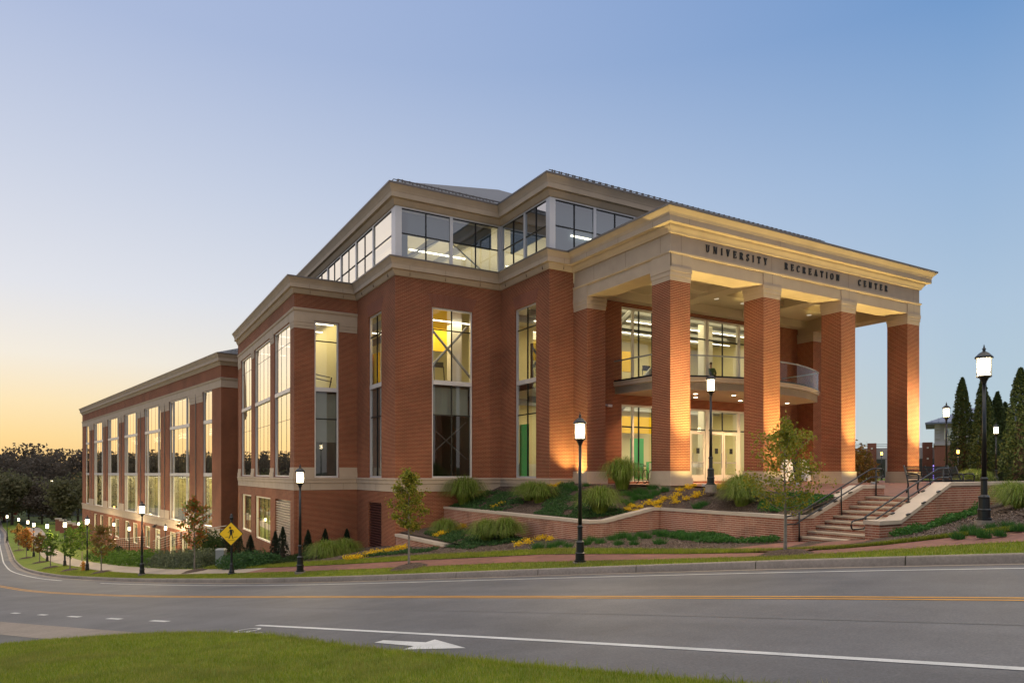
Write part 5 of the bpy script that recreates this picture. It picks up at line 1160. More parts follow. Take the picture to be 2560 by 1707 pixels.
# low green tufts in the beds
def tuft_mesh(seed, k=230):
    np.random.seed(seed); a = np.random.rand(k)*2*pi; r = .16*np.sqrt(np.random.rand(k)); P = np.stack([np.cos(a)*r,np.sin(a)*r,np.zeros(k)],-1); V = blades(P, .2, .016, 1.2); return fastmesh('tuft', V, np.arange(len(V)).reshape(-1,3), M['leaf_tuft'])
TM = [tuft_mesh(71+i) for i in range(3)]
def tuft(x, y, z, label, sc=1): o = link('green_tuft', random.choice(TM), None, (x,y,z-.01), random.uniform(0,6), sc*random.uniform(.8,1.2)); tag(o, label, 'plant', 'low green plant tufts'); return o
for px, py in ((1560,1237),(1578,1238),(1590,1245),(1605,1247),(1625,1245),(1640,1236),(1662,1228),(1680,1222),(1700,1218),(1560,1255),(1575,1262),(1585,1250),(1597,1232),(1612,1235),(1745,1270),(1760,1262),(1630,1222),(1650,1220),(1480,1205),(1465,1215),(1440,1225),(1420,1222)):
    h_ = bed_hit(px, py)
    if h_: tuft(*h_, 'small dark green tuft in the mulch of the raised bed')
for px, py in ((1530,1350),(1548,1346),(1560,1344),(1580,1350),(1600,1340),(1615,1346),(1640,1336),(1655,1340),(1585,1362),(1650,1360),(1545,1362),(1690,1345),(1700,1338),(1720,1350),(1735,1345),(1480,1352),(1500,1358),(1420,1368),(1400,1362),(1380,1370),(1345,1372),(1460,1362)):
    h_ = ground_hit(px, py) or (0,0,-50); tuft(*h_, 'green tuft in the mulch along the foot of the long brick wall', 1.15)
for px, py in ((2480,1322),(2520,1318),(2545,1325),(2440,1335),(2460,1342),(2500,1338),(2395,1345),(2420,1332)):
    h_ = ground_hit(px, py) or (0,0,-50); tuft(*h_, 'green tuft in the gravelly bed at the right, near the nearest lamp', .9)
# spreading evergreen ground cover
def cover(name, label, pts, zf, dens, hgt, kind, lsz=.05, cat='ground cover'):
    pts = np.array(pts); lo, hi = pts.min(0), pts.max(0); k = int(dens*(hi[0]-lo[0])*(hi[1]-lo[1])); x = np.random.uniform(lo[0],hi[0],k); y = np.random.uniform(lo[1],hi[1],k)
    ins = np.zeros(k, bool); j = len(pts)-1
    for i in range(len(pts)):
        a, b = pts[i], pts[j]; c = ((a[1] > y) != (b[1] > y)) & (x < (b[0]-a[0])*(y-a[1])/(b[1]-a[1]+1e-9)+a[0]); ins ^= c; j = i
    bump = (np.sin(x*3.1+1)*np.sin(y*2.7)+np.sin(x*7.3)*np.sin(y*6.1+2)*.6); ins &= bump > -.75+.4*np.random.rand(k)
    x, y, bump = x[ins], y[ins], bump[ins]; z = np.array([zf(a,b) for a,b in zip(x,y)])+hgt*(.15+.85*np.random.rand(len(x)))*(.55+.3*np.clip(bump,-1,1.5))
    V, F = leaves(np.stack([x,y,z],-1), lsz, .35); o = link(name, fastmesh(name, V, F, M['leaf_'+kind])); tag(o, label, cat, kind='stuff')
bz = lambda a, b: float(bed_z(a,b)); tz = lambda a, b: Txy(a,b)+.04
cover('juniper_cover','dark green juniper spreading down the raised bed behind the lamp',[(-4.4,3.5),(-4.4,.2),(-2.6,-.5),(-1.5,4.4),(-.5,6.0),(-1.0,6.4)],bz,700,.2,'juniper')
cover('juniper_cover','dark green juniper in the corner of the raised bed against the building',[(-4.6,11.4),(-4.6,6.2),(-3.4,5.8),(-2.4,8),(-2.2,11.4)],bz,600,.22,'juniper')
cover('juniper_cover','green spreading plants in the raised bed left of the steps',[(-.9,-6.8),(.95,-6.8),(.95,-4.9),(-.1,-4.7),(-1.0,-5.2)],bz,1000,.2,'tuft')
cover('juniper_cover','blue-green ground cover on the lower bed between the two brick walls',[(-6.8,9.5),(-7.5,5.0),(-7.6,3.2),(-5.6,2.3),(-5.0,3.5),(-5.4,7.5)],tz,600,.22,'juniper')
cover('juniper_cover','green strap plants along the wall left of the steps',[(-2.9,-2.6),(-1.6,-2.4),(-1.5,-6.6),(-2.1,-6.8),(-3.2,-5.2)],tz,900,.25,'tuft')
cover('juniper_cover','green plants along the foot of the right stair wall',[(-1.4,-10.0),(3.5,-9.9),(1.5,-10.9),(-1.9,-10.9)],tz,900,.3,'tuft')
cover('juniper_cover','ground cover below the short low wall',[(-8.6,7.6),(-10.4,9.6),(-10.8,9.2),(-8.4,5.2),(-7.7,5.6)],tz,700,.2,'juniper')
cover('juniper_cover','low plants at the foot of the louvred brick corner',[(-11.4,16.8),(-12.9,14.0),(-12.0,12.2),(-10.9,13.3),(-10.4,17.2)],tz,700,.25,'shrub')
M['chips'] = leafmat('bark_chip', [(.05,.03,.02),(.14,.095,.07),(.26,.20,.165),(.10,.07,.05),(.27,.22,.19)], .0, .9)
def chips(name, label, k, fx):
    P = fx(k); a = np.random.rand(len(P))*2*pi; l_ = .012+.022*np.random.rand(len(P)); w_ = l_*.35; t = np.random.randn(len(P))*.35
    A = np.stack([np.cos(a)*l_, np.sin(a)*l_, t*l_],-1); Bv = np.stack([-np.sin(a)*w_, np.cos(a)*w_, 0*a],-1); P = P+np.array([0,0,.012])
    V = np.stack([P-A-Bv,P+A-Bv,P+A+Bv,P-A+Bv],1).reshape(-1,3); o = link(name, fastmesh(name, V, np.arange(len(V)).reshape(-1,4), M['chips'])); tag(o, label, 'mulch', kind='stuff')
def upbed(k):
    x = np.random.uniform(-4.4,.95,k); y = np.random.uniform(-6.8,11.3,k); ok = (y > -.85) & (x < -.15) | (x > -1.28) & (y < -.4); x, y = x[ok], y[ok]; return np.stack([x,y,bed_z(x,y)],-1)
def lowbed(k):
    s_ = np.random.uniform(8.4,34,k); A = np.array([bed_a(q) for q in s_]); n_ = A+np.random.rand(k)*(5.2-3.9)*2.2; X, Y = xy(s_, n_); ok = (X < -4.8) | (Y < -1.0); return np.stack([X[ok],Y[ok],T(s_[ok],n_[ok])+.035],-1)
def rightbed(k):
    s_ = np.random.uniform(-3,4.1,k); A = np.array([bed_a(q) for q in s_]); n_ = A+np.random.rand(k)*4.5; X, Y = xy(s_, n_); return np.stack([X,Y,T(s_,n_)+.035],-1)
chips('mulch_chips','bark mulch scattered over the raised bed',32000,upbed); chips('mulch_chips','bark mulch scattered over the bed below the brick walls',26000,lowbed); chips('mulch_chips','bark mulch and gravel scattered in the bed at the right',16000,rightbed)
# small dark conifers
def cone_mesh(r, h, k, seed, kind, lsz=.05, pw=1.):
    np.random.seed(seed); t = np.random.rand(k)**.8; a = np.random.rand(k)*2*pi; rad = r*np.minimum((1-t)**pw*1.15, np.minimum(1, .55+3*t))*(.62+.44*np.random.rand(k))*(1+.14*np.sin(3*a+t*9)+.10*np.sin(5*a-t*17)); P = np.stack([np.cos(a)*rad,np.sin(a)*rad,t*h],-1); V, F = leaves(P, lsz, .4); return V, F
def conifer(x, y, z, r, h, label, seed, kind='dark', k=1500, lsz=.05, name='conifer', group='small dark cone-shaped conifers', pw=.75, cat='tree'):
    e = empty(name, (x,y,z)); tag(e, label, cat, group); V, F = cone_mesh(r, h, k, seed, kind, lsz, pw); link('crown', fastmesh('crown', V, F, M['leaf_'+kind]), e)
    MB().tube([(0,0,-.2),(0,0,h*.9)], [r*.5, .02], 7).build('trunk', M['darkbark'], e); return e
def onplane(px, c, ax):                                  # plan position where picture column px meets plane x=c or y=c
    u = (px-1280)/1750; dx, dy = cos(HEAD)*u+sin(HEAD), -sin(HEAD)*u+cos(HEAD); t = (c-CAM[ax])/(dx if ax == 0 else dy); return CAM[0]+t*dx, CAM[1]+t*dy
for i, (px, c, ax, h, r, lb) in enumerate(((770,16.3,1,1.35,.33,'small dark conifer against the brick corner, first right of the lamp'),(813,16.6,1,1.25,.30,'small dark conifer rising behind the left end of the wide grass clump'),(867,16.8,1,1.15,.28,'small dark conifer at the inside corner near the dark louvre door'),
    (688,-12.1,0,1.55,.33,'left one of two dark conifers before the tan louvre'),(707,-11.9,0,1.75,.34,'taller right one of two dark conifers before the tan louvre'),(626,-12.3,0,1.4,.36,'small dark conifer below the lit lower window, right of the sign'),(598,-12.3,0,1.7,.42,'small dark conifer just behind the right side of the pedestrian sign'),(566,-13.0,0,1.8,.42,'small dark conifer just behind the left side of the sign post'))):
    x, y = onplane(px, c, ax); conifer(x, y, Txy(x,y), r, h, lb, 90+i)
# hedge shrubs before the wing
def shrub_mesh(r, h, k, seed, kind, lsz=.07):
    np.random.seed(seed); d = np.random.randn(k,3); d /= np.linalg.norm(d,axis=1)[:,None]; d[:,2] = np.abs(d[:,2]); q = (.55+.5*np.random.rand(k)**.5)*(1+.22*np.sin(5*np.arctan2(d[:,1],d[:,0])+seed)*np.sin(4*d[:,2])); P = d*q[:,None]*np.array([r,r,h]); V, F = leaves(P, lsz, .45); return fastmesh('shrub', V, F, M['leaf_'+kind])
SM = {k_: [shrub_mesh(1, 1, 1500, 110+i, k_) for i in range(2)] for k_ in ('hedge','sage','shrub','juniper')}
def shrub(x, y, z, r, h, kind, label, i=0, group='low shrubs in front of the wing'):
    o = link('shrub', SM[kind][i % 2], None, (x,y,z-.05), random.uniform(0,6), (r,r,h)); tag(o, label, 'shrub', group); return o
hp = [(246,70,.9),(270,64,.9),(292,60,.95),(315,57,.95),(338,54.5,1.0),(360,52.5,1.0),(385,50.5,1.0)]
for i, (px, D, h) in enumerate(hp): x, y = at(px, D); shrub(x, y, Txy(x,y), 1.25, h, 'hedge', 'bright green shrub in the long hedge row left of the tall lamp' if px < 345 else 'bright green shrub in the hedge row right of the tall lamp', i)
for i, (px, D, h) in enumerate(((408,47,1.0),(432,45.5,1.0),(455,44,1.05),(478,42.8,1.05),(502,41.8,1.0),(525,41,1.0))): x, y = at(px, D); shrub(x, y, Txy(x,y), 1.0, h, 'sage', 'grey-green shrub in the hedge behind the red-tipped maple', i)
for i, (px, D, r, h) in enumerate(((516,47,1.0,1.9),(543,46.5,.9,1.8))): x, y = at(px, D); shrub(x, y, Txy(x,y), r, h, 'shrub', ('tall dark bush left of the sign','tall dark bush directly left of the sign post')[i], i)
for i, (px, D, r, h) in enumerate(((600,36.5,1.0,.75),(625,35.8,1.1,.8),(650,35.2,1.0,.75),(672,35,.8,.6),(585,38,.9,.7))): x, y = at(px, D); shrub(x, y, Txy(x,y), r, h, 'juniper', 'spreading dark green juniper right of the pedestrian sign', i)
x, y = at(281,72); shrub(x, y, Txy(x,y), 1.2, 1.3, 'shrub', 'round dark bush at the wing wall behind the brown young tree', 1)
# utility box
x, y = at(553,40.5); e = empty('utility_box', (x,y,Txy(x,y)), -HEAD); tag(e, 'small grey utility box between the bushes and the sign', 'utility box')
m = MB(); m.box(-.25,.25,-.2,.2,-.1,.85); m.build('cabinet', M['steel'], e); m = MB(); m.hexa([(-.27,-.22,.85),(.27,-.22,.85),(.27,.22,.85),(-.27,.22,.85),(-.2,-.15,.93),(.2,-.15,.93),(.2,.15,.93),(-.2,.15,.93)]); m.build('lid', M['steel'], e)
# fire hydrant
M['hydrant'] = simple('hydrant_paint', (.55,.22,.02), .45, 0, .5, .1, 6)
x, y = at(208,53.5); e = empty('fire_hydrant', (x,y,Txy(x,y))); tag(e, 'orange-yellow fire hydrant beside a street lamp', 'fire hydrant')
MB().lathe([(.16,-.1),(.16,.05),(.11,.07),(.11,.5),(.14,.52),(.14,.56),(.12,.6),(.07,.68),(.03,.7),(.03,.75)], seg=12).build('barrel', M['hydrant'], e, smooth=False)
m = MB(); m.tube([(-.22,0,.38),(.22,0,.38)], .055, 8); m.tube([(0,-.2,.34),(0,0,.34)], .075, 8); m.build('outlet_caps', M['hydrant'], e)
# ramp railing in front of the wing
def railing(name, label, pts, h, bars, every=1.2):
    e = empty(name, pts[0]); tag(e, label, 'railing', 'railings of the entrance ramp'); p = MB(); r = MB(); o = np.array(pts[0])
    for a, b in zip(pts, pts[1:]):
        a = np.array(a)-o; b = np.array(b)-o; n = max(1, int(np.linalg.norm(b-a)/every))
        for k in range(n+1): q = a+(b-a)*k/n; p.tube([q, q+np.array([0,0,h])], .022, 6)
        for k in range(bars): d = np.array([0,0,h*(k+1)/bars]); r.tube([a+d, b+d], .030 if k == bars-1 else .014, 6)
    split(p, 'post', M['black'], e); top = r.build('rail', M['railpale'], e); return e
M['railpale'] = simple('pale_handrail', (.42,.38,.32), .4, .3, .5, .05, 2)
def atg(px, D, dz=0): x, y = at(px, D); return (x, y, Txy(x,y)+dz)
railing('ramp_railing','long pale-topped railing of the ramp behind the hedge',[atg(272,78,.6),atg(366,62,1.0)],1.0,5)
railing('ramp_railing','sloping pale railing of the ramp in front of the wing doors',[atg(383,61,.6),atg(465,53,1.3)],1.0,5)
railing('ramp_railing','dark level railing between the red-tipped maple and the bushes',[atg(430,58,1.0),atg(566,47,1.1)],1.1,6)
# ------------------------------------------------------------------ benches
def bench(x, y, z, rzz, label):
    e = empty('bench', (x,y,z), rzz); tag(e, label, 'bench', 'black slatted metal benches')
    m = MB()
    for k in range(8): m.box(-.85,.85,-.22+.06*k,-.175+.06*k,.42-.004*k*(k-4)*.3,.445-.004*k*(k-4)*.3)
    m.build('seat', M['black'], e); m = MB()
    for k in range(8): zz = .5+.055*k; yy = .27+.02*k; m.box(-.85,.85,yy,yy+.025,zz,zz+.04)
    m.build('backrest', M['black'], e)
    for s in (-1,1):
        m = MB(); xx = s*.87; m.tube([(xx,-.28,0),(xx,-.22,.2),(xx,-.25,.42),(xx,-.27,.58),(xx,-.2,.66),(xx,.0,.66),(xx,.25,.62)], .028, 6); m.tube([(xx,.3,0),(xx,.22,.25),(xx,.26,.5),(xx,.44,.96)], .028, 6); m.tube([(xx,-.24,.4),(xx,.25,.4)], .022, 6)
        m.build('side_frame', M['black'], e, smooth=True)
x, y = at(2338,24.2); bench(x, y, -.22, -HEAD+radians(10), 'left one of two black slatted benches on the plaza edge')
x, y = at(2380,25.6); bench(x, y, -.22, -HEAD+radians(25), 'right one of two black slatted benches, partly behind the handrail')
# bicycles
M['rubber'] = simple('rubber', (.02,.02,.02), .8, 0, .3, .1, 8); M['bikeframe'] = simple('bike_frame', (.16,.17,.17), .35, .4, .5, .05, 5)
def bicycle(x, y, z, rzz, label, tilt=0):
    e = empty('bicycle', (x,y,z), rzz); e.rotation_euler = (tilt,0,rzz); tag(e, label, 'bicycle', 'bicycles parked by the entrance windows')
    for wx in (-.52,.52):
        t = MB(); pts = [(wx+.33*cos(2*pi*k/28), 0, .34+.33*sin(2*pi*k/28)) for k in range(29)]; t.tube(pts, .02, 6, cap=False); w_ = t.build('wheel', M['rubber'], e)
        r = MB()
        for k in range(10): r.tube([(wx,0,.34),(wx+.31*cos(2*pi*k/10),0,.34+.31*sin(2*pi*k/10))], .0025, 3)
        r.lathe([(.02,.32),(.02,.36)], wx, 0, 6); r.build('spokes', M['steel'], w_)
    f = MB()
    for a, b in (((-.52,.34),(-.12,.32)),((-.12,.32),(-.22,.82)),((-.52,.34),(-.20,.74)),((-.12,.32),(.36,.72)),((-.20,.74),(.34,.80)),((.36,.68),(.34,.92)),((.36,.72),(.52,.34))): f.tube([(a[0],0,a[1]),(b[0],0,b[1])], .018, 6)
    f.build('frame', M['bikeframe'], e); s = MB(); s.hexa([(-.36,-.07,.84),(-.08,-.03,.86),(-.08,.03,.86),(-.36,.07,.84),(-.36,-.07,.89),(-.08,-.025,.88),(-.08,.025,.88),(-.36,.07,.89)]); s.build('saddle', M['black'], e)
    h = MB(); h.tube([(.42,-.28,.98),(.36,-.1,.97),(.34,0,.93),(.36,.1,.97),(.42,.28,.98)], .015, 6); h.build('handlebar', M['black'], e)
bicycle(2.9,5.2,-.04,radians(72),'bicycle with raised saddle, nearest the left pier behind tall grass',radians(4)); bicycle(3.6,5.0,-.04,radians(250),'bicycle in the middle behind tall grass, handlebar above the others',radians(-5)); bicycle(4.5,4.6,-.04,radians(62),'right-hand bicycle behind tall grass, its wheel showing next to the brick column',radians(4))
# sandwich boards by the right pier
def aboard(x, y, z, rzz, mat, label, h=1.25):
    e = empty('sandwich_board', (x,y,z), rzz); tag(e, label, 'sandwich board', 'sandwich boards under the portico')
    for s in (-1,1):
        m = MB(); m.hexa([(-.33,s*.30-.015,.06),(.33,s*.30-.015,.06),(.33,s*.30+.015,.06),(-.33,s*.30+.015,.06),(-.27,s*.03-.015,h),(.27,s*.03-.015,h),(.27,s*.03+.015,h),(-.27,s*.03+.015,h)]); p_ = m.build('panel', mat, e)
        m = MB(); m.box(-.33,-.27,s*.31-.03,s*.31+.03,0,.1); m.box(.27,.33,s*.31-.03,s*.31+.03,0,.1); m.build('foot', M['black'], p_)
M['panelwhite'] = simple('panel_white', (.80,.80,.80), .5, 0, .4, .03, 2)
for px, mat, lb, rr in ((1967,'panelwhite','white sandwich board partly hidden behind the slim young tree',-.6),(1987,'black','narrow dark sandwich board between two white ones',-.8),(2008,'panelwhite','right-hand white sandwich board against the shaded brick pier',-.5)):
    x, y = onplane(px, 4.6, 1); aboard(x, y, -.03, rr, M[mat], lb)
# bin inside the entrance
x, y = onplane(1742, 8.6, 1); e = empty('waste_bin', (x,y,.03)); tag(e, 'pale waste bin with a lid inside the glass entrance', 'bin')
m = MB(); m.prism([(-.33,-.3),(.33,-.3),(.33,.3),(-.33,.3)], 0, .78); m.build('body', M['white'], e); m = MB(); m.hexa([(-.36,-.33,.78),(.36,-.33,.78),(.36,.33,.78),(-.36,.33,.78),(-.25,-.22,1.0),(.25,-.22,1.0),(.25,.22,1.0),(-.25,.22,1.0)]); m.build('lid', M['frame'], e)
# ------------------------------------------------------------------ person upstairs
M['skin'] = simple('skin', (.42,.25,.17), .6, 0, .3, .05, 5); M['shirt'] = simple('green_shirt', (.035,.12,.055), .9, 0, .2, .1, 6); M['trousers'] = simple('dark_trousers', (.03,.03,.04), .9, 0, .2, .1, 6)
def skinned(name, J, E_, R, mat, parent, sub=2):
    me = bpy.data.meshes.new(name); me.from_pydata(J, E_, []); me.update(); o = bpy.data.objects.new(name, me); COL.objects.link(o); o.parent = parent
    sk = o.modifiers.new('skin','SKIN'); sv = me.skin_vertices[0].data
    for q, r in zip(sv, R): q.radius = r if isinstance(r, tuple) else (r, r)
    sv[0].use_root = True; sk.use_smooth_shade = True; ss_ = o.modifiers.new('sub','SUBSURF'); ss_.levels = sub; ss_.render_levels = sub; me.materials.append(mat); return o
px_, py_ = onplane(1777, 7.9, 1); pe = empty('person', (px_,py_,5.07), radians(-20)); tag(pe, 'person in a dark green top standing behind the upper glass above the entrance', 'person')
J = [(0,0,.95),(0,0,1.15),(0,-.01,1.36),(0,0,1.47),(0,0,1.53),(0,.01,1.63),(0,.01,1.73),(.19,-.01,1.40),(.30,-.03,1.14),(.25,.16,.98),(.24,.22,.93),(-.19,-.01,1.40),(-.31,-.03,1.14),(-.27,.14,.97),(-.26,.20,.92),(.10,0,.90),(.11,.02,.5),(.11,-.02,.09),(.12,.13,.04),(-.10,0,.90),(-.11,.02,.5),(-.11,-.02,.09),(-.12,.13,.04)]
E_ = [(0,1),(1,2),(2,3),(3,4),(4,5),(5,6),(2,7),(7,8),(8,9),(9,10),(2,11),(11,12),(12,13),(13,14),(0,15),(15,16),(16,17),(17,18),(0,19),(19,20),(20,21),(21,22)]
R = [(.15,.11),(.145,.105),(.17,.11),.06,.055,(.078,.095),(.06,.07),.06,.045,.035,.03,.06,.045,.035,.03,.085,.06,.045,.04,.085,.06,.045,.04]
skinned('body', J, E_, R, M['skin'], pe)
skinned('shirt', [(0,0,.92),(0,0,1.15),(0,-.01,1.38),(0,0,1.46),(.20,-.01,1.40),(.30,-.03,1.15),(.27,.1,1.04),(-.20,-.01,1.40),(-.31,-.03,1.15),(-.28,.1,1.04)], [(0,1),(1,2),(2,3),(2,4),(4,5),(5,6),(2,7),(7,8),(8,9)], [(.175,.13),(.165,.125),(.19,.13),.075,.085,.062,.055,.085,.062,.055], M['shirt'], pe)
skinned('trousers', [(0,0,.95),(.10,0,.86),(.11,.02,.5),(.11,-.01,.1),(-.10,0,.86),(-.11,.02,.5),(-.11,-.01,.1)], [(0,1),(1,2),(2,3),(0,4),(4,5),(5,6)], [(.165,.125),.105,.08,.065,.105,.08,.065], M['trousers'], pe)
hb = MB()
np.random.seed(5); hb.lathe([(.075,1.70),(.085,1.74),(.07,1.79),(.02,1.82)], 0, -.005, 12); hb.build('hair', M['darkbark'], pe, smooth=True)
# ------------------------------------------------------------------ right-hand background
def cyp(px, D, h, r, label, seed): x, y = at(px, D); return conifer(x, y, -.3, r, h, label, seed, 'cypress', 6500, .10, 'cypress', 'tall slim cypresses', .62, 'tree')
for i, (px, D, h, r, lb) in enumerate(((2406,46,7.0,.85,'tall slim cypress between the amber light and the nearest lamp pole'),(2457,44,6.7,.75,'tall slim cypress directly behind the nearest lamp pole'),(2472,45,5.6,.7,'shorter cypress just right of the nearest lamp pole'),(2494,47,6.2,.75,'slim cypress behind the middle lantern lamp'),(2513,48,5.6,.7,'slim cypress just right of the middle lantern lamp'),(2552,40,6.75,.95,'widest cypress at the right picture edge'))): cyp(px, D, h, r, lb, 130+i)
x, y = at(2450,72); H0 = empty('campus_hall', (x,y,-.4), -HEAD-radians(31)); tag(H0, 'red brick hall with a grey seamed hip roof behind the cypresses', 'building')
M['farbrick'] = brickmat('far_brick', (.25,.08,.055), (.21,.065,.045), (.34,.2,.15)); M['lilac'] = simple('pale_plaster', (.46,.42,.43), .8, 0, .2, .05, .5)
M['blueroof'] = simple('blue_grey_roof', (.16,.18,.24), .5, .3, .5, .08, 2)
w2 = 4.0; m = MB(); m.box(-w2,9,-1,9,-.5,3.75); m.build('wall', M['farbrick'], H0)
m = MB(); m.box(-w2-.1,9.1,-1.1,9.1,3.75,3.95); m.box(-w2,9,-1,9,3.95,6.1)
for xx in (-4.0,-1.55,2.3,4.8):                          # curved eave brackets
    for k in range(5): t0 = k/5; m.box(xx,xx+.5,-1-(.1+.8*t0**2),-1,4.4+1.6*t0,4.4+1.6*(t0+.2)+.005)
m.build('upper_storey', M['lilac'], H0)
m = MB()
for a, b, z0, z1 in ((-3.1,-2.2,4.35,5.5),(-.9,2.0,1.0,5.6)):
    for xx in np.linspace(a,b,3 if b-a < 1 else 7): m.box(xx-.05,xx+.05,-1.12,-1.0,z0,z1)
    for zz in np.arange(z0,z1+.01,(z1-z0)/(2 if z1-z0 < 1 else 5)): m.box(a,b,-1.115,-1.0,zz-.045,zz+.045)
wn_ = m.build('window', M['white'], H0); m = MB(); m.box(-3.1,-2.2,-1.06,-1.0,4.35,5.5); m.box(-.9,2.0,-1.06,-1.0,1.0,5.6); m.build('pane', M['glass_clere'], wn_)
m = MB(); e0 = -w2-.85; z0_, z1_ = 6.1, 7.85
m.poly([(e0,-1.9,z0_),(10,-1.9,z0_),(5.2,3.5,z1_),(-.6,3.5,z1_)]); m.poly([(e0,-1.9,z0_),(-.6,3.5,z1_),(-.6,5,z1_),(e0,10,z0_)]); m.poly([(10,-1.9,z0_),(10,10,z0_),(5.2,5,z1_),(5.2,3.5,z1_)]); m.poly([(e0,-1.9,z0_-.05),(e0,10,z0_-.05),(10,10,z0_-.05),(10,-1.9,z0_-.05)]); m.box(e0,10,-1.95,-1.9,z0_-.16,z0_+.01)
for k in range(25):
    xx = e0+.6*k; dz = min(1, max(0, (xx-e0)/4.25), max(0,(10-xx)/4.8)); m.tube([(xx,-1.9,z0_+.03),(xx,-1.9+5.4*dz,z0_+.03+1.75*dz)], .03, 4)
m.build('roof', M['blueroof'], H0)
x, y = at(2230,86); G0 = empty('parking_garage', (x,y,-.6), -HEAD-radians(27)); tag(G0, 'low parking garage with brick piers and pale panels seen between the columns', 'building')
m = MB()
for xx in (-2.2,3.75): m.box(xx-.5,xx+.5,-.5,1,-.5,4.75)
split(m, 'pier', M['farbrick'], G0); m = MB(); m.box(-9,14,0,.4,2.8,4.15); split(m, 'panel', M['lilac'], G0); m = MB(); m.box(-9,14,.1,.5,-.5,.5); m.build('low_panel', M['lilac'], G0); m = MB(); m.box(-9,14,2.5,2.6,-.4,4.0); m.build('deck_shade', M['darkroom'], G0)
m = MB()
for zz in (4.4,4.62): m.tube([(-9,.2,zz),(14,.2,zz)], .03, 5)
for k in range(12): m.tube([(-8.5+2*k,.2,4.1),(-8.5+2*k,.2,4.65)], .025, 5)
m.build('rail', M['black'], G0); m = MB()
for xx in (-2.2,3.75):
    for zz in (2.7,4.0): m.box(xx-.1,xx+.1,-.56,-.5,zz,zz+.2)
split(m, 'wall_light', M['white'], G0); m = MB()
for xx in (-6,-4.3,-.6,1.0,2.2,5.6): m.box(xx-.12,xx+.12,.0,.1,.5,2.75)
split(m, 'post', M['lilac'], G0); m = MB(); m.box(4.32,4.40,-.3,.0,0,2.0); m.build('violet_lights', emit('violet_glow', (.35,.25,1), 3), G0)
# hedge tree between the columns
x, y = at(2148,38); e = empty('shrub_tree', (x,y,-.3)); tag(e, 'bushy olive tree just right of the third column', 'tree'); link('crown', shrub_mesh(.9,2.2,2200,141,'rust',.09), e); MB().tube([(0,0,-.1),(0,0,1.2)], .06, 6).build('trunk', M['bark'], e)
# ------------------------------------------------------------------ left-hand background
def big_tree(px, D, h, r, kind, label, seed, zb=None, k=4200, lsz=None, name='background_tree', group='background trees at the left'):
    x, y = at(px, D); z = Txy(x,y)-.3 if zb is None else zb; e = empty(name, (x,y,z)); tag(e, label, 'tree', group); np.random.seed(seed)
    nb = 26; c = np.random.randn(nb,3); c /= np.linalg.norm(c,axis=1)[:,None]; c *= (np.random.rand(nb)**.4)[:,None]*np.array([r,r,h*.36]); c[:,2] += h*.6
    P = np.concatenate([q+np.random.randn(int(k/nb),3)*np.array([r*.2,r*.2,h*.075]) for q in c]); V, F = leaves(P, (lsz or r*.075), .55); link('crown', fastmesh('crown', V, F, M['leaf_'+kind]), e)
    MB().tube([(0,0,-.5),(0,0,h*.7)], [r*.07, r*.02], 6).build('trunk', M['darkbark'], e); return e
big_tree(30,150,11.6,5.0,'fargreen','olive green tree rising beyond the far lamps at the left edge',151)
big_tree(-14,158,11,5,'fargreen','green tree cut by the left edge beyond the road',157)
big_tree(10,165,8.0,4.5,'redtree','red-orange autumn tree at the far end of the street',152)
big_tree(105,150,8.8,3.6,'farbrown','dark brown-green tree in the middle of the far trees',153)
big_tree(72,158,8.5,3,'fargreen','small dark tree between the red tree and the far house',154)
big_tree(195,140,10.6,4.4,'fargreen','olive tree touching the far corner of the wing',155)
big_tree(160,150,7.2,3,'farbrown','low brownish tree before the far grey house',156)
x, y = at(155,185); e = empty('far_house', (x,y,-11.5), -HEAD+radians(20)); tag(e, 'grey roofed house half hidden by trees below the dark woods', 'house')
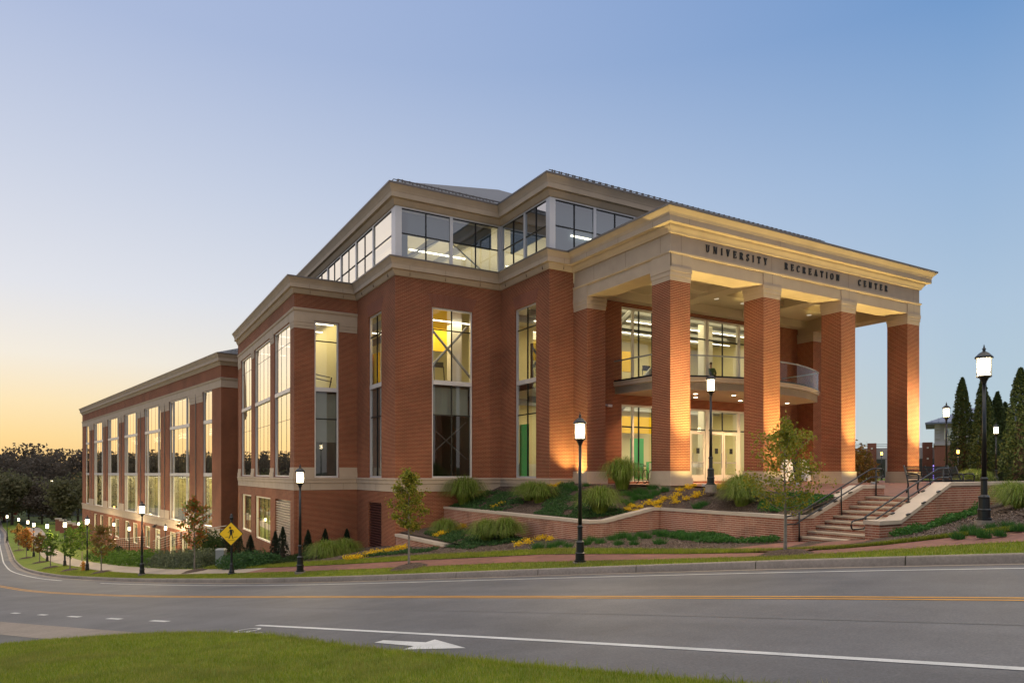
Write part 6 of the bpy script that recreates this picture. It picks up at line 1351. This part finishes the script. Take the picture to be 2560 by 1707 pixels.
m = MB(); m.box(-7,7,-4,4,-.5,5.2); m.build('wall', M['darkroom'], e); m = MB(); m.prism([(-7.6,-4.6),(7.6,-4.6),(7.6,4.6),(-7.6,4.6)], 5.2, 5.25); m.hexa([(-7.6,-4.6,5.25),(7.6,-4.6,5.25),(7.6,4.6,5.25),(-7.6,4.6,5.25),(-6,-.3,7.6),(6,-.3,7.6),(6,.3,7.6),(-6,.3,7.6)]); m.build('roof', M['blueroof'], e)
m = MB()
for k in range(5): m.box(-6+2.6*k,-4.4+2.6*k,-4.06,-4,2.4,4.6)
m.build('window', M['glass'], e)
for i, px in enumerate((146,157,168,180,192)):
    x, y = at(px, 128-5*i); e = empty('gate_pier', (x,y,Txy(x,y)-.2)); tag(e, 'brick pier with a stone cap in the row beyond the lawn', 'pier', 'brick piers with stone caps'); m = MB(); m.box(-.45,.45,-.45,.45,0,2.3); m.build('shaft', M['farbrick'], e); m = MB(); m.box(-.55,.55,-.55,.55,2.3,2.5); m.build('cap', M['coping'], e)
# the dark wood on the ridge: one mass
np.random.seed(99); P = []; 
for k in range(420):
    px = np.random.uniform(-2600, 330); D = np.random.uniform(240, 330)
    if px < 0: th = np.arctan((px-1280)/1750); R_ = np.random.uniform(300,380); x, y = CAM[0]+R_*sin(HEAD+th), CAM[1]+R_*cos(HEAD+th)
    else: x, y = at(px, D)
    h = np.random.uniform(20.2, 22.8)+(2.4 if 62 < px < 95 and D < 270 else 0); r = np.random.uniform(5, 8); nb = 16
    c = np.random.randn(nb,3); c /= np.linalg.norm(c,axis=1)[:,None]; c = c*(np.random.rand(nb)**.35)[:,None]*np.array([r,r,h*.46])+np.array([x,y,-12+h*.52])
    for q in c: P.append(q+np.clip(np.random.randn(46,3),-1.35,1.35)*np.array([r*.22,r*.22,1.2]))
P = np.concatenate(P); V, F = leaves(P, .55, .6); o = link('woodland', fastmesh('woodland', V, F, M['leaf_farbrown'])); tag(o, 'dark mixed woodland on the ridge along the horizon', 'woodland', kind='stuff')
